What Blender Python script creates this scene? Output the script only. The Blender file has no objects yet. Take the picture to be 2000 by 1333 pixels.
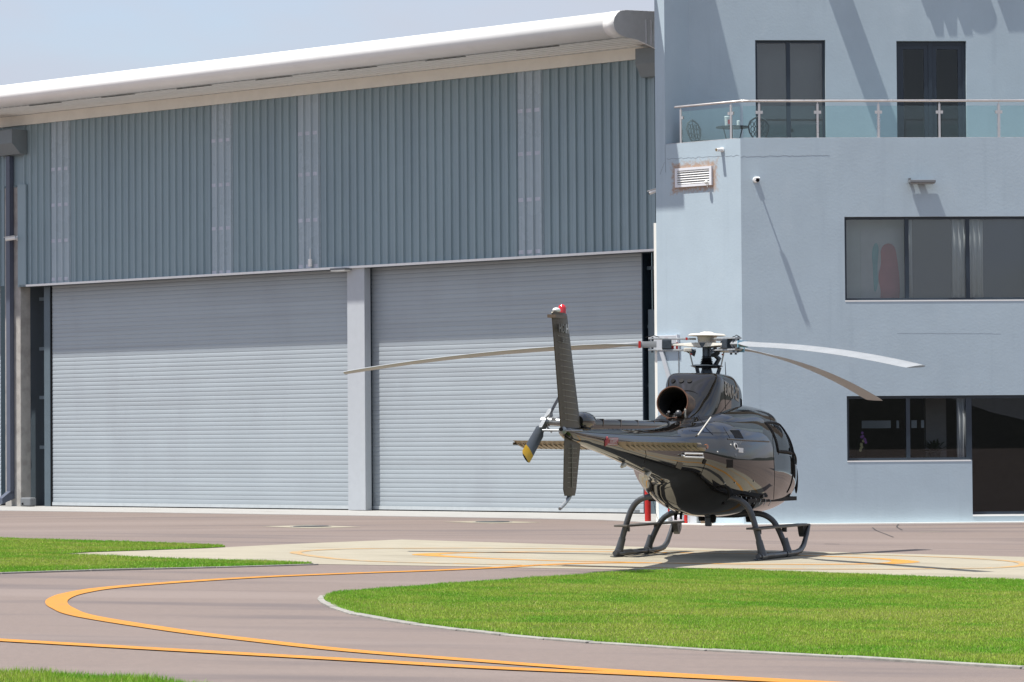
import bpy, bmesh, math, random
import numpy as np
from mathutils import Vector, Matrix
from mathutils.bvhtree import BVHTree
random.seed(7); rng = np.random.default_rng(7)
S = bpy.context.scene; COL = S.collection
R = math.radians
# ------------------------------------------------------------------ camera, light, exposure
F = 6400.0; CXP, CYP = 1000.0, 666.5                   # focal length in photo pixels (2000 wide)
PITCH, ROLL = R(1.713), R(-.418)
CAM = np.array([0, 0, 1.75])
_f = np.array([0, math.cos(PITCH), math.sin(PITCH)]); _u0 = np.array([0, -math.sin(PITCH), math.cos(PITCH)]); _x0 = np.array([1., 0, 0])
_r = _x0*math.cos(ROLL)+_u0*math.sin(ROLL); _u = -_x0*math.sin(ROLL)+_u0*math.cos(ROLL)
cd = bpy.data.cameras.new('camera'); cam = bpy.data.objects.new('camera', cd); COL.objects.link(cam); S.camera = cam
cd.sensor_width = 36; cd.lens = 36*F/2000; cd.clip_start = .5; cd.clip_end = 5000
cam.matrix_world = Matrix(((_r[0], _u[0], -_f[0], CAM[0]), (_r[1], _u[1], -_f[1], CAM[1]), (_r[2], _u[2], -_f[2], CAM[2]), (0, 0, 0, 1)))
YH, YF = R(41.88), R(3.2)
dH = np.array([-math.cos(YH), math.sin(YH), 0]); nH = np.array([-math.sin(YH), -math.cos(YH), 0])
dF = np.array([math.cos(YF), math.sin(YF), 0]); nF = np.array([math.sin(YF), -math.cos(YF), 0])
SUN = -.352*dF + .12*nF + np.array([0, 0, 1.]); SUN /= np.linalg.norm(SUN)
ld = bpy.data.lights.new('sun', 'SUN'); ld.energy = 4.25; ld.angle = R(.5); ld.color = (1, .955, .89)
lo = bpy.data.objects.new('sun', ld); COL.objects.link(lo)
lo.rotation_euler = Vector(SUN).to_track_quat('Z', 'Y').to_euler(); lo.location = (0, 0, 60)
W = bpy.data.worlds.new('World'); S.world = W; W.use_nodes = True
wt = W.node_tree; wn = wt.nodes; wl = wt.links
bgn = wn['Background']
sky = wn.new('ShaderNodeTexSky'); sky.sky_type = 'NISHITA'; sky.sun_disc = False
sky.sun_elevation = math.asin(SUN[2]); sky.sun_rotation = math.atan2(SUN[0], SUN[1])
sky.air_density = 1.3; sky.dust_density = 1.6; sky.ozone_density = 1.6
tc = wn.new('ShaderNodeTexCoord'); mp = wn.new('ShaderNodeMapping'); mp.inputs['Scale'].default_value = (1, 1, 2.6)
nz = wn.new('ShaderNodeTexNoise'); nz.inputs['Scale'].default_value = 4.2; nz.inputs['Detail'].default_value = 8; nz.inputs['Roughness'].default_value = .55
cr = wn.new('ShaderNodeMapRange'); cr.inputs[1].default_value = .36; cr.inputs[2].default_value = .60; cr.inputs[3].default_value = .30; cr.inputs[4].default_value = 1.0; cr.interpolation_type = 'SMOOTHSTEP'
skm = wn.new('ShaderNodeMix'); skm.data_type = 'RGBA'; skm.blend_type = 'MULTIPLY'; skm.inputs['Factor'].default_value = 1; skm.inputs['B'].default_value = (.76, .74, .82, 1)
mxc = wn.new('ShaderNodeMix'); mxc.data_type = 'RGBA'; mxc.inputs['B'].default_value = (2.95, 3.05, 3.4, 1)
wl.new(tc.outputs['Generated'], mp.inputs[0]); wl.new(mp.outputs[0], nz.inputs[0]); wl.new(nz.outputs[0], cr.inputs[0])
wl.new(cr.outputs[0], mxc.inputs['Factor']); wl.new(sky.outputs[0], skm.inputs['A']); wl.new(skm.outputs['Result'], mxc.inputs['A']); tn = wn.new('ShaderNodeMix'); tn.data_type = 'RGBA'; tn.blend_type = 'MULTIPLY'; tn.inputs['Factor'].default_value = 1; tn.inputs['B'].default_value = (.88, .925, .97, 1)
wl.new(mxc.outputs['Result'], tn.inputs['A']); wl.new(tn.outputs['Result'], bgn.inputs[0])
bgn.inputs[1].default_value = .142
S.view_settings.view_transform = 'Standard'; S.view_settings.look = 'None'; S.view_settings.exposure = .70; S.view_settings.gamma = 1
S.render.engine = 'CYCLES'; S.cycles.max_bounces = 7; S.cycles.transparent_max_bounces = 12; S.cycles.caustics_reflective = False; S.cycles.caustics_refractive = False
S.cycles.use_denoising = True

# ------------------------------------------------------------------ layout helpers
def ray(x, y): return _f + _r*(x-CXP)/F - _u*(y-CYP)/F
KS = .02; XC = 2.82
def hgt(X, Y):
    s = np.clip((62.-Y)/6.5, 0, 1); s = s*s*(3-2*s)
    return -KS*np.clip(X-XC, -16, 14)*s
def G(x, y):                                            # point of the ground seen at a photo pixel
    d = ray(x, y); t = (KS*XC-CAM[2])/(d[2]+KS*d[0]); P = CAM+t*d
    if P[1] > 55:
        t = -CAM[2]/d[2]
        for _ in range(12):
            P = CAM+t*d; t = (float(hgt(P[0], P[1]))-CAM[2])/d[2]
        P = CAM+t*d
    return P
PH = CAM + ray(1260, 1006)*(-CAM[2]/ray(1260, 1006)[2]); PF = CAM + ray(1600, 1024.6)*(-CAM[2]/ray(1600, 1024.6)[2])
def onplane(x, y, P0, n):
    d = ray(x, y); return CAM+d*(((P0-CAM)@n)/(d@n))
def HW(s, z, o=0): return PH+dH*s+nH*o+np.array([0, 0, z])          # hangar wall: along, up, out
def FA(s, z, o=0): return PF+dF*s+nF*o+np.array([0, 0, z])          # office front
COR = FA(-1.51, 0)
def CH(s, z, o=0): return COR+dH*s+nH*o+np.array([0, 0, z])         # chamfered wall
def hws(x, y, o=0): P = onplane(x, y, PH+nH*o, nH); return float((P-PH)@dH), float(P[2])
def fas(x, y, o=0): P = onplane(x, y, PF+nF*o, nF); return float((P-PF)@dF), float(P[2])
def chs(x, y, o=0): P = onplane(x, y, COR+nH*o, nH); return float((P-COR)@dH), float(P[2])

# ------------------------------------------------------------------ materials
def mat(name, color, rough=.6, metal=0., var=0., scale=6., bump=0., bscale=40., spec=.5, coat=0., stretch=None, var2=None, coord='Object'):
    m = bpy.data.materials.new(name); m.use_nodes = True; nt = m.node_tree; n = nt.nodes; l = nt.links
    b = n['Principled BSDF']; b.inputs['Base Color'].default_value = (*color, 1); b.inputs['Roughness'].default_value = rough
    b.inputs['Metallic'].default_value = metal; b.inputs['Specular IOR Level'].default_value = spec; b.inputs['Coat Weight'].default_value = coat
    if coat: b.inputs['Coat Roughness'].default_value = .03
    t = n.new('ShaderNodeTexCoord'); src = t.outputs[coord]
    if stretch:
        q = n.new('ShaderNodeMapping'); q.inputs['Scale'].default_value = stretch; l.new(src, q.inputs[0]); src2 = q.outputs[0]
    else: src2 = src
    if var:
        z = n.new('ShaderNodeTexNoise'); z.inputs['Scale'].default_value = scale; z.inputs['Detail'].default_value = 7; z.inputs['Roughness'].default_value = .62
        l.new(src2, z.inputs[0]); rp = n.new('ShaderNodeMapRange'); rp.inputs[1].default_value = .3; rp.inputs[2].default_value = .7
        rp.inputs[3].default_value = 1-var; rp.inputs[4].default_value = 1+var; l.new(z.outputs[0], rp.inputs[0])
        mx = n.new('ShaderNodeMix'); mx.data_type = 'RGBA'; mx.blend_type = 'MULTIPLY'; mx.inputs['Factor'].default_value = 1
        mx.inputs['A'].default_value = (*color, 1); cc = n.new('ShaderNodeCombineColor')
        for k in range(3): l.new(rp.outputs[0], cc.inputs[k])
        l.new(cc.outputs[0], mx.inputs['B']); l.new(mx.outputs['Result'], b.inputs['Base Color'])
        m['mix'] = mx.name
        rr = n.new('ShaderNodeMapRange'); rr.inputs[3].default_value = max(rough-.12, .02); rr.inputs[4].default_value = min(rough+.12, 1); l.new(z.outputs[0], rr.inputs[0])
        if rough > .25: l.new(rr.outputs[0], b.inputs['Roughness'])
    if bump:
        z2 = n.new('ShaderNodeTexNoise'); z2.inputs['Scale'].default_value = bscale; z2.inputs['Detail'].default_value = 5; l.new(src, z2.inputs[0])
        bp = n.new('ShaderNodeBump'); bp.inputs['Strength'].default_value = bump; bp.inputs['Distance'].default_value = .01
        l.new(z2.outputs[0], bp.inputs['Height']); l.new(bp.outputs[0], b.inputs['Normal'])
    return m
def stain(m, color, scale, lo, hi, amt=1., stretch=None, detail=6):      # second tone laid over a material by a noise mask
    n = m.node_tree.nodes; l = m.node_tree.links; b = n['Principled BSDF']
    t = n.new('ShaderNodeTexCoord'); q = n.new('ShaderNodeMapping'); q.inputs['Scale'].default_value = stretch or (1, 1, 1); q.inputs['Location'].default_value = (3.3*scale, 1.7, .4)
    z = n.new('ShaderNodeTexNoise'); z.inputs['Scale'].default_value = scale; z.inputs['Detail'].default_value = detail
    l.new(t.outputs['Object'], q.inputs[0]); l.new(q.outputs[0], z.inputs[0])
    rp = n.new('ShaderNodeMapRange'); rp.interpolation_type = 'SMOOTHSTEP'; rp.inputs[1].default_value = lo; rp.inputs[2].default_value = hi; rp.inputs[3].default_value = 0; rp.inputs[4].default_value = amt
    l.new(z.outputs[0], rp.inputs[0]); mx = n.new('ShaderNodeMix'); mx.data_type = 'RGBA'; mx.inputs['B'].default_value = (*color, 1)
    old = b.inputs['Base Color']
    if old.is_linked: l.new(old.links[0].from_socket, mx.inputs['A'])
    else: mx.inputs['A'].default_value = old.default_value
    l.new(rp.outputs[0], mx.inputs['Factor']); l.new(mx.outputs['Result'], old); return m
def glass(name, tint, refl=1.0, rough=0.):
    m = bpy.data.materials.new(name); m.use_nodes = True; nt = m.node_tree; n = nt.nodes; l = nt.links
    n.remove(n['Principled BSDF']); o = n['Material Output']
    tr = n.new('ShaderNodeBsdfTransparent'); tr.inputs[0].default_value = (*tint, 1)
    gl = n.new('ShaderNodeBsdfGlossy'); gl.inputs['Roughness'].default_value = rough
    fr = n.new('ShaderNodeFresnel'); fr.inputs[0].default_value = 1.5
    mu = n.new('ShaderNodeMath'); mu.operation = 'MULTIPLY'; mu.inputs[1].default_value = refl; mu.use_clamp = True
    mx = n.new('ShaderNodeMixShader'); l.new(fr.outputs[0], mu.inputs[0]); l.new(mu.outputs[0], mx.inputs[0]); l.new(tr.outputs[0], mx.inputs[1]); l.new(gl.outputs[0], mx.inputs[2]); l.new(mx.outputs[0], o.inputs[0])
    return m
M = {}
M['asphalt'] = stain(stain(stain(mat('asphalt', (.180, .141, .122), .85, var=.10, scale=14, bump=.5, bscale=90), (.115, .094, .090), .45, .50, .66, .8, (.35, 1.6, 1)), (.208, .166, .145), .22, .50, .68, .85, (.4, 2, 1)), (.12, .10, .095), 45, .60, .72, .6, None, 2)
M['concrete'] = stain(stain(mat('pad concrete', (.315, .285, .215), .8, var=.07, scale=1.4, bump=.15, bscale=120), (.23, .205, .155), .6, .50, .72, .7, (.6, 1.6, 1)), (.36, .33, .26), 1.7, .55, .8, .6)
M['kerb'] = mat('kerb concrete', (.27, .26, .235), .85, var=.25, scale=9, bump=.3)
M['apron'] = stain(mat('white apron', (.34, .335, .32), .7, var=.06, scale=3), (.24, .22, .2), 1.1, .55, .75, .5)
M['orange'] = stain(mat('orange line paint', (.50, .205, .014), .6, var=.10, scale=5), (.30, .17, .07), 7, .56, .72, .6)
M['orange_faded'] = stain(mat('faded orange line paint', (.42, .25, .09), .7, var=.1, scale=5), (.31, .28, .20), 5, .45, .65, .85)
M['orange_pad'] = stain(mat('orange pad paint', (.52, .24, .03), .6, var=.08, scale=5), (.33, .27, .17), 4, .52, .70, .7)
M['soil'] = mat('soil', (.05, .07, .018), .95, var=.3, scale=6)
M['plaster'] = stain(stain(stain(mat('blue grey plaster', (.398, .488, .548), .75, var=.045, scale=1.1, bump=.2, bscale=22), (.33, .41, .47), 1.6, .56, .78, .45, (3, 3, .16)), (.35, .43, .49), .9, .52, .75, .5, (1, 1, .35)), (.43, .515, .57), 2.5, .55, .75, .5, (1, 1, .6))
M['clad'] = stain(mat('slate blue cladding', (.270, .358, .395), .42, var=.04, scale=.8), (.235, .315, .355), 1.2, .45, .65, .6, (1, 1, .12))
M['slat'] = stain(stain(mat('grey shutter slats', (.36, .405, .435), .5, var=.03, scale=.6), (.32, .35, .38), .8, .5, .7, .5, (1, 1, .25)), (.30, .33, .355), 1.4, .45, .7, .45, (.10, .10, 6))
M['rail'] = mat('pale shutter rail', (.48, .52, .54), .5, var=.06)
M['skylight'] = stain(mat('translucent sheet', (.375, .455, .50), .28, var=.03, scale=1.5), (.42, .50, .54), 2.2, .55, .75, .5, (1, 1, .6))
M['white'] = stain(mat('white sheet metal', (.84, .84, .82), .32, var=.03, scale=1.5), (.66, .64, .60), 1.5, .6, .8, .4)
M['cream'] = mat('cream painted trim', (.78, .78, .72), .6, var=.05, scale=2)
M['navy'] = mat('dark navy aluminium', (.018, .030, .045), .35, var=.1)
M['steel'] = mat('blue grey steel', (.10, .135, .16), .45, var=.06)
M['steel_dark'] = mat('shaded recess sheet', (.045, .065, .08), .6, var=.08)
M['conc_col'] = stain(mat('rough column concrete', (.40, .385, .36), .85, var=.12, scale=5, bump=.5, bscale=30), (.27, .255, .235), 3, .45, .65, .6)
M['column'] = mat('pale grey column paint', (.44, .47, .50), .5, var=.03)
M['metal_light'] = mat('brushed stainless', (.62, .58, .55), .3, metal=.85, var=.05)
M['alu'] = mat('white louvre metal', (.72, .73, .76), .4, var=.03)
M['hopper'] = mat('grey hopper', (.19, .225, .245), .5, var=.05)
M['black'] = mat('black rubber', (.008, .008, .009), .6, var=.1, spec=.12)
M['red'] = mat('red gloss paint', (.48, .018, .014), .35, var=.06)
M['white_p'] = mat('white plastic', (.78, .78, .76), .35, var=.02)
M['grey_p'] = mat('grey plastic', (.16, .17, .18), .45, var=.05)
M['iron'] = mat('dark cast iron', (.05, .06, .065), .45, var=.15)
M['glass'] = glass('window glass', (.92, .95, .96), 1.9)
M['glass_dark'] = glass('dark window glass', (.80, .82, .84), .75)
M['glass_bal'] = glass('balcony glass', (.84, .93, .93), 1.1)
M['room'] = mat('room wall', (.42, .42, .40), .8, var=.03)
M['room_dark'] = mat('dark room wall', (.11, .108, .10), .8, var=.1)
M['blind'] = mat('grey roller blind', (.15, .16, .16), .8, var=.04)
M['blind_dark'] = mat('dark roller blind', (.11, .135, .17), .8, var=.04)
M['curtain'] = mat('pale curtain', (.55, .57, .57), .9, var=.04)
M['artred'] = mat('muted red paint', (.48, .17, .17), .7, var=.15, scale=3); M['artteal'] = mat('muted teal paint', (.20, .45, .46), .7, var=.15, scale=3)
M['asph_crack'] = mat('asphalt crack', (.045, .04, .04), .9)
M['rust'] = mat('rust', (.30, .16, .08), .9, var=.3)
M['crack'] = mat('crack', (.20, .235, .27), .9)
M['leafd'] = mat('dark leaf', (.012, .03, .010), .5, var=.3); M['purple'] = mat('purple petals', (.30, .12, .42), .6, var=.1); M['yellow'] = mat('pale yellow petals', (.60, .58, .30), .6, var=.1)
M['wood'] = mat('dark furniture wood', (.06, .035, .02), .4, var=.2)
# helicopter
M['heli'] = mat('dark metallic paint', (.007, .0065, .006), .025); M['heli'].node_tree.nodes['Principled BSDF'].inputs['IOR'].default_value = 1.72
M['heli_m'] = mat('satin dark grey', (.075, .073, .072), .38, metal=.5, var=.12, scale=14)
M['fin'] = stain(mat('riveted bronze grey skin', (.070, .061, .040), .42, metal=.3, var=.12, scale=9), (.050, .044, .030), 4, .5, .7, .5)
M['gear'] = mat('dark grey gear paint', (.075, .078, .082), .32, metal=.35, var=.12, scale=12)
M['step'] = mat('worn step plate', (.085, .078, .066), .55, metal=.2, var=.3, scale=25)
M['blade'] = mat('light grey blade', (.29, .305, .315), .38, var=.05, scale=4)
M['bladet'] = mat('blade tan underside', (.33, .28, .21), .5, var=.08, scale=4)
M['hub'] = mat('grey hub metal', (.33, .345, .35), .38, metal=.4, var=.2, scale=18)
M['hubd'] = mat('dark hub steel', (.06, .075, .09), .35, metal=.5, var=.25, scale=20)
M['hubcream'] = mat('cream hub composite', (.56, .54, .48), .5, var=.12, scale=16)
M['exh'] = mat('sooty exhaust steel', (.30, .22, .16), .33, metal=.8, var=.3, scale=9)
M['soot'] = mat('exhaust soot', (.004, .004, .004), .9)
M['gunm'] = mat('tail blade grey', (.13, .15, .18), .35, metal=.2, var=.08)
M['yellowp'] = mat('yellow tip paint', (.62, .36, .02), .45, var=.08)
M['hglass'] = glass('cabin glass', (.80, .81, .82), 1.1)
M['decal'] = mat('pale grey lettering', (.30, .28, .24), .4); M['decalw'] = mat('white lettering', (.62, .62, .62), .4); M['danger'] = mat('pinkish red label', (.42, .05, .07), .45)

# ------------------------------------------------------------------ mesh helpers
class MB:
    def __init__(s): s.v = []; s.f = []
    def add(s, vs, fs):
        k = len(s.v); s.v += [tuple(map(float, p)) for p in vs]; s.f += [tuple(i+k for i in q) for q in fs]; return s
    def frame(s, P, a, b, c, x0, x1, y0, y1, z0, z1):        # box in a frame a,b,c at P
        P = np.array(P, float); vs = [P+np.array(a)*x+np.array(b)*y+np.array(c)*z for x in (x0, x1) for y in (y0, y1) for z in (z0, z1)]
        return s.add(vs, [(0, 1, 3, 2), (4, 6, 7, 5), (0, 4, 5, 1), (2, 3, 7, 6), (0, 2, 6, 4), (1, 5, 7, 3)])
    def box(s, x0, x1, y0, y1, z0, z1): return s.frame((0, 0, 0), (1, 0, 0), (0, 1, 0), (0, 0, 1), x0, x1, y0, y1, z0, z1)
    def tube(s, pts, r, n=10, cap=True):
        pts = [np.array(p, float) for p in pts]; rs = r if hasattr(r, '__len__') else [r]*len(pts); k = len(s.v); up = None
        for i, p in enumerate(pts):
            t = pts[min(i+1, len(pts)-1)]-pts[max(i-1, 0)]; t = t/max(np.linalg.norm(t), 1e-9)
            if up is None: up = np.array([0, 0, 1.]) if abs(t[2]) < .9 else np.array([1., 0, 0])
            e = up-t*(up@t); e /= np.linalg.norm(e); g = np.cross(t, e); up = e
            for j in range(n):
                a = 2*math.pi*j/n; s.v.append(tuple(p+(e*math.cos(a)+g*math.sin(a))*rs[i]))
        for i in range(len(pts)-1):
            for j in range(n):
                j2 = (j+1) % n; s.f.append((k+i*n+j, k+i*n+j2, k+(i+1)*n+j2, k+(i+1)*n+j))
        if cap:
            s.f.append(tuple(k+j for j in range(n))[::-1]); q = k+(len(pts)-1)*n; s.f.append(tuple(q+j for j in range(n)))
        return s
    def loft(s, rings, closed=True, cap=True):
        k = len(s.v); n = len(rings[0])
        for rg in rings: s.v += [tuple(map(float, p)) for p in rg]
        for i in range(len(rings)-1):
            for j in range(n if closed else n-1):
                j2 = (j+1) % n; s.f.append((k+i*n+j, k+i*n+j2, k+(i+1)*n+j2, k+(i+1)*n+j))
        if cap and closed:
            s.f.append(tuple(k+j for j in range(n))[::-1]); q = k+(len(rings)-1)*n; s.f.append(tuple(q+j for j in range(n)))
        return s
    def ball(s, c, rx, ry=None, rz=None, n=12, m=8):
        ry = ry or rx; rz = rz or rx
        rings = [[(c[0]+rx*math.sin(math.pi*i/m)*math.cos(2*math.pi*j/n), c[1]+ry*math.sin(math.pi*i/m)*math.sin(2*math.pi*j/n), c[2]+rz*math.cos(math.pi*i/m)) for j in range(n)] for i in range(m+1)]
        rings[0] = [(c[0]+1e-4*rx*math.cos(2*math.pi*j/n), c[1]+1e-4*math.sin(2*math.pi*j/n), c[2]+rz) for j in range(n)]
        rings[-1] = [(c[0]+1e-4*rx*math.cos(2*math.pi*j/n), c[1]+1e-4*math.sin(2*math.pi*j/n), c[2]-rz) for j in range(n)]
        return s.loft(rings)
    def obj(s, name, m, parent=None, smooth=False, bevel=0, fix=True):
        me = bpy.data.meshes.new(name); me.from_pydata(s.v, [], s.f)
        if fix:
            b = bmesh.new(); b.from_mesh(me); bmesh.ops.remove_doubles(b, verts=b.verts, dist=1e-5); bmesh.ops.recalc_face_normals(b, faces=b.faces); b.to_mesh(me); b.free()
        for x in (m if isinstance(m, (list, tuple)) else [m]): me.materials.append(x)
        if smooth:
            me.polygons.foreach_set('use_smooth', [True]*len(me.polygons)); me.set_sharp_from_angle(angle=R(38))
        o = bpy.data.objects.new(name, me); COL.objects.link(o)
        if parent is not None: o.parent = parent
        if bevel:
            bm = o.modifiers.new('bevel', 'BEVEL'); bm.width = bevel; bm.segments = 2; bm.limit_method = 'ANGLE'; bm.harden_normals = False
        return o
def tag(o, label=None, cat=None, group=None, kind=None):
    if label: o['label'] = label
    if cat: o['category'] = cat
    if group: o['group'] = group
    if kind: o['kind'] = kind
    return o
def empty(name, loc, label, cat, group=None, rot=None):
    o = bpy.data.objects.new(name, None); COL.objects.link(o); o.location = tuple(float(a) for a in loc); o.empty_display_size = .3
    if rot is not None: o.rotation_euler = rot
    return tag(o, label, cat, group)
bpy.context.view_layer.update()
def adopt(o, root):                                     # world-space mesh -> child of a thing
    o.parent = root; o.matrix_parent_inverse = root.matrix_basis.inverted(); return o
def localise(o, P):                                     # put a single-mesh thing's origin at its base
    P = Vector(tuple(float(a) for a in P)); o.data.transform(Matrix.Translation(-P)); o.location = P; return o
Z3 = np.array([0, 0, 1.])
def copy_tree(o, parent=None):
    c = o.copy(); COL.objects.link(c); c.parent = parent
    for k in list(o.children): copy_tree(k, c)
    return c
def text_mesh(txt, size, mirror, ext=.001, bold=0.):
    cu = bpy.data.curves.new('t', 'FONT'); cu.body = txt; cu.size = size; cu.extrude = ext; cu.align_x = 'CENTER'; cu.align_y = 'CENTER'; cu.offset = bold
    o = bpy.data.objects.new('t', cu); COL.objects.link(o); bpy.context.view_layer.update()
    me = bpy.data.meshes.new_from_object(o.evaluated_get(bpy.context.evaluated_depsgraph_get()))
    vs = [(-v.co.x if mirror else v.co.x, v.co.y, v.co.z) for v in me.vertices]; fs = [tuple(p.vertices) for p in me.polygons]
    bpy.data.objects.remove(o); bpy.data.curves.remove(cu); return vs, fs

# ------------------------------------------------------------------ ground
def ax(lo, hi, mid0, mid1, step): return sorted(set([round(a, 3) for a in list(np.linspace(lo, mid0, 9))+list(np.arange(mid0, mid1, step))+list(np.linspace(mid1, hi, 9))]))
gx = ax(-900, 900, -20, 20, 1.); gy = sorted(set([-600., -300, -150, -60, -20, 0, 10, 15]+[round(a, 2) for a in np.arange(20, 70, .75)]+[75., 90, 120, 200, 400, 900, 1800]))
g = MB(); nx = len(gx)
g.add([(x, y, float(hgt(x, y))) for y in gy for x in gx], [(j*nx+i, j*nx+i+1, (j+1)*nx+i+1, (j+1)*nx+i) for j in range(len(gy)-1) for i in range(nx-1)])
tag(g.obj('asphalt_ground', M['asphalt'], smooth=True, fix=False), kind='structure')
def clip_half(P, ax_, val, keep_less):
    out = []
    for i in range(len(P)):
        a, b = P[i], P[(i+1) % len(P)]; ia = (a[ax_] <= val) == keep_less; ib = (b[ax_] <= val) == keep_less
        if ia: out.append(a)
        if ia != ib: t = (val-a[ax_])/(b[ax_]-a[ax_]); out.append(a+(b-a)*t)
    return out
def sheet(poly, dz, name, m, thick=0.):                 # flat sheet that follows the ground: cut in strips along Y
    mb = MB(); bmx = bmesh.new()
    vs = [bmx.verts.new((p[0], p[1], 0)) for p in poly]; f = bmx.faces.new(vs); bmesh.ops.triangulate(bmx, faces=[f])
    ys = [p[1] for p in poly]
    for y in np.arange(math.floor(max(min(ys), 54)), max(ys), .75):
        bmesh.ops.bisect_plane(bmx, geom=bmx.verts[:]+bmx.edges[:]+bmx.faces[:], plane_co=(0, y, 0), plane_no=(0, 1, 0))
    for v in bmx.verts: v.co.z = float(hgt(v.co.x, v.co.y))+dz
    bmx.normal_update()
    for f in bmx.faces:
        if f.normal.z < 0: f.normal_flip()
    if thick:
        r_ = bmesh.ops.extrude_face_region(bmx, geom=bmx.faces[:]); 
        for e in r_['geom']:
            if isinstance(e, bmesh.types.BMVert): e.co.z += 0
        for f in list(bmx.faces): pass
        vs2 = {e for e in r_['geom'] if isinstance(e, bmesh.types.BMVert)}
        for v in bmx.verts:
            if v not in vs2: v.co.z -= thick
        bmesh.ops.recalc_face_normals(bmx, faces=bmx.faces)
    me = bpy.data.meshes.new(name); bmx.to_mesh(me); bmx.free(); me.materials.append(m)
    o = bpy.data.objects.new(name, me); COL.objects.link(o); return tag(o, kind='structure')
def gp(px): return [G(*p) for p in px]
PAD_PX = [(105, 1084), (175, 1080), (402, 1072), (455, 1069), (600, 1062), (785, 1054.6), (1202, 1067.5), (1590, 1078), (2000, 1088.6), (2300, 1097), (2300, 1150), (2000, 1140), (1836, 1132), (1590, 1124), (1332, 1118), (1300, 1113.7), (1072, 1111), (950, 1107.8), (600, 1102.5), (525, 1101), (350, 1096), (210, 1090)]
sheet(gp(PAD_PX), .004, 'pad_concrete', M['concrete'])
def line(px, w, name, m, dz=.008, closed=False, widths=None):
    c = [G(*p)[:2] for p in px]
    # smooth with Catmull-Rom in plan
    n = len(c); out = []; ww = []
    for i in range(n if closed else n-1):
        p0, p1, p2, p3 = (c[(i-1) % n] if closed or i > 0 else c[0]), c[i], c[(i+1) % n], (c[(i+2) % n] if closed or i < n-2 else c[-1])
        for t in np.linspace(0, 1, 7)[:-1]:
            out.append(.5*((2*p1)+(-p0+p2)*t+(2*p0-5*p1+4*p2-p3)*t*t+(-p0+3*p1-3*p2+p3)*t**3)); ww.append((widths[i]*(1-t)+widths[(i+1) % n]*t) if widths else w)
    if not closed: out.append(c[-1]); ww.append(widths[-1] if widths else w)
    mb = MB(); k = len(out); vs = []
    for i, p in enumerate(out):
        a = out[(i-1) % k] if closed or i > 0 else p; b = out[(i+1) % k] if closed or i < k-1 else p
        t = b-a; t = t/max(np.linalg.norm(t), 1e-6); nrm = np.array([-t[1], t[0]])
        for sg in (-1, 1): q = p+nrm*sg*ww[i]/2; vs.append((q[0], q[1], float(hgt(q[0], q[1]))+dz))
    mb.add(vs, [(2*i, 2*((i+1) % k), 2*((i+1) % k)+1, 2*i+1) for i in range(k if closed else k-1)])
    return tag(mb.obj(name, m), kind='structure')
OUTER = [(577, 1080.5), (600, 1077), (650, 1074.2), (715, 1072.8), (915, 1071.7), (1100, 1073), (1300, 1076), (1467, 1079), (1672, 1084), (1877, 1091), (1980, 1098), (2000, 1105), (1950, 1110), (1877, 1111.5), (1700, 1113), (1450, 1112), (1180, 1108.5), (1002, 1104.5), (845, 1101), (715, 1097), (640, 1091), (597, 1085)]
line(OUTER, .17, 'pad_outer_ring', M['orange_faded'], closed=True)
INNER = [(833, 1085), (855, 1082.3), (950, 1080), (1150, 1078.8), (1300, 1080.5), (1467, 1083), (1672, 1090), (1745, 1094.5), (1768, 1098.5), (1713, 1102.3), (1549, 1103.5), (1344, 1101.7), (1180, 1098.2), (1055, 1095.5), (950, 1092), (885, 1088.5)]
line(INNER, .26, 'pad_inner_ring', M['orange_pad'], dz=.007, closed=True, widths=[.42, .3, .2, .18, .18, .18, .22, .3, .42, .3, .2, .18, .18, .2, .24, .32])
line([(1265, 1100.5), (1165, 1101), (1072, 1104), (985, 1109), (845, 1115.5), (700, 1120.5), (525, 1127.5), (350, 1138), (210, 1149.5), (145, 1160), (118, 1169), (110, 1178), (122, 1189), (170, 1205.5), (350, 1234), (525, 1255.5), (700, 1274), (950, 1293.5), (1090, 1304), (1180, 1310.5), (1300, 1318), (1400, 1323.5), (1528, 1330.5), (1700, 1340)], .22, 'yellow_taxi_line', M['orange'], dz=.008)
line([(-140, 1244), (0, 1252), (350, 1272), (700, 1291.5), (950, 1306), (1180, 1316), (1400, 1326.5), (1528, 1332.5), (1750, 1343)], .25, 'yellow_edge_line', M['orange'], dz=.009)
# lawns
LC = [(633, 1174), (636, 1167), (652, 1160), (700, 1156), (800, 1148.5), (900, 1141.5), (1000, 1134.5), (1100, 1128), (1180, 1122), (1260, 1117), (1332, 1114.5), (1440, 1116), (1590, 1121), (1836, 1130.5), (2000, 1136), (2400, 1148), (2400, 1330), (2000, 1306), (1651, 1285), (1385, 1271), (1180, 1257.5), (1153, 1256), (985, 1241), (810, 1220), (694, 1200), (650, 1186)]
LL = [(-500, 1042), (0, 1053.5), (245, 1060.5), (425, 1067.5), (440, 1069.5), (402, 1072), (175, 1080), (108, 1084), (210, 1088.5), (350, 1094.5), (525, 1098.5), (612, 1102), (600, 1103.5), (420, 1109), (175, 1115), (0, 1120.7), (-500, 1136)]
LF = [(-400, 1308), (0, 1320), (150, 1324), (290, 1332), (350, 1340), (420, 1352), (300, 1420), (-400, 1420)]
for px in (LC, LL, LF): sheet(gp(px), .012, 'lawn_soil', M['soil'], thick=.03)
M['grass'] = bpy.data.materials.new('grass blades'); M['grass'].use_nodes = True
_n = M['grass'].node_tree.nodes; _l = M['grass'].node_tree.links; _b = _n['Principled BSDF']; _b.inputs['Roughness'].default_value = .55; _b.inputs['Specular IOR Level'].default_value = .25
at = _n.new('ShaderNodeAttribute'); at.attribute_name = 'tone'; _l.new(at.outputs['Color'], _b.inputs['Base Color'])
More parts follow.
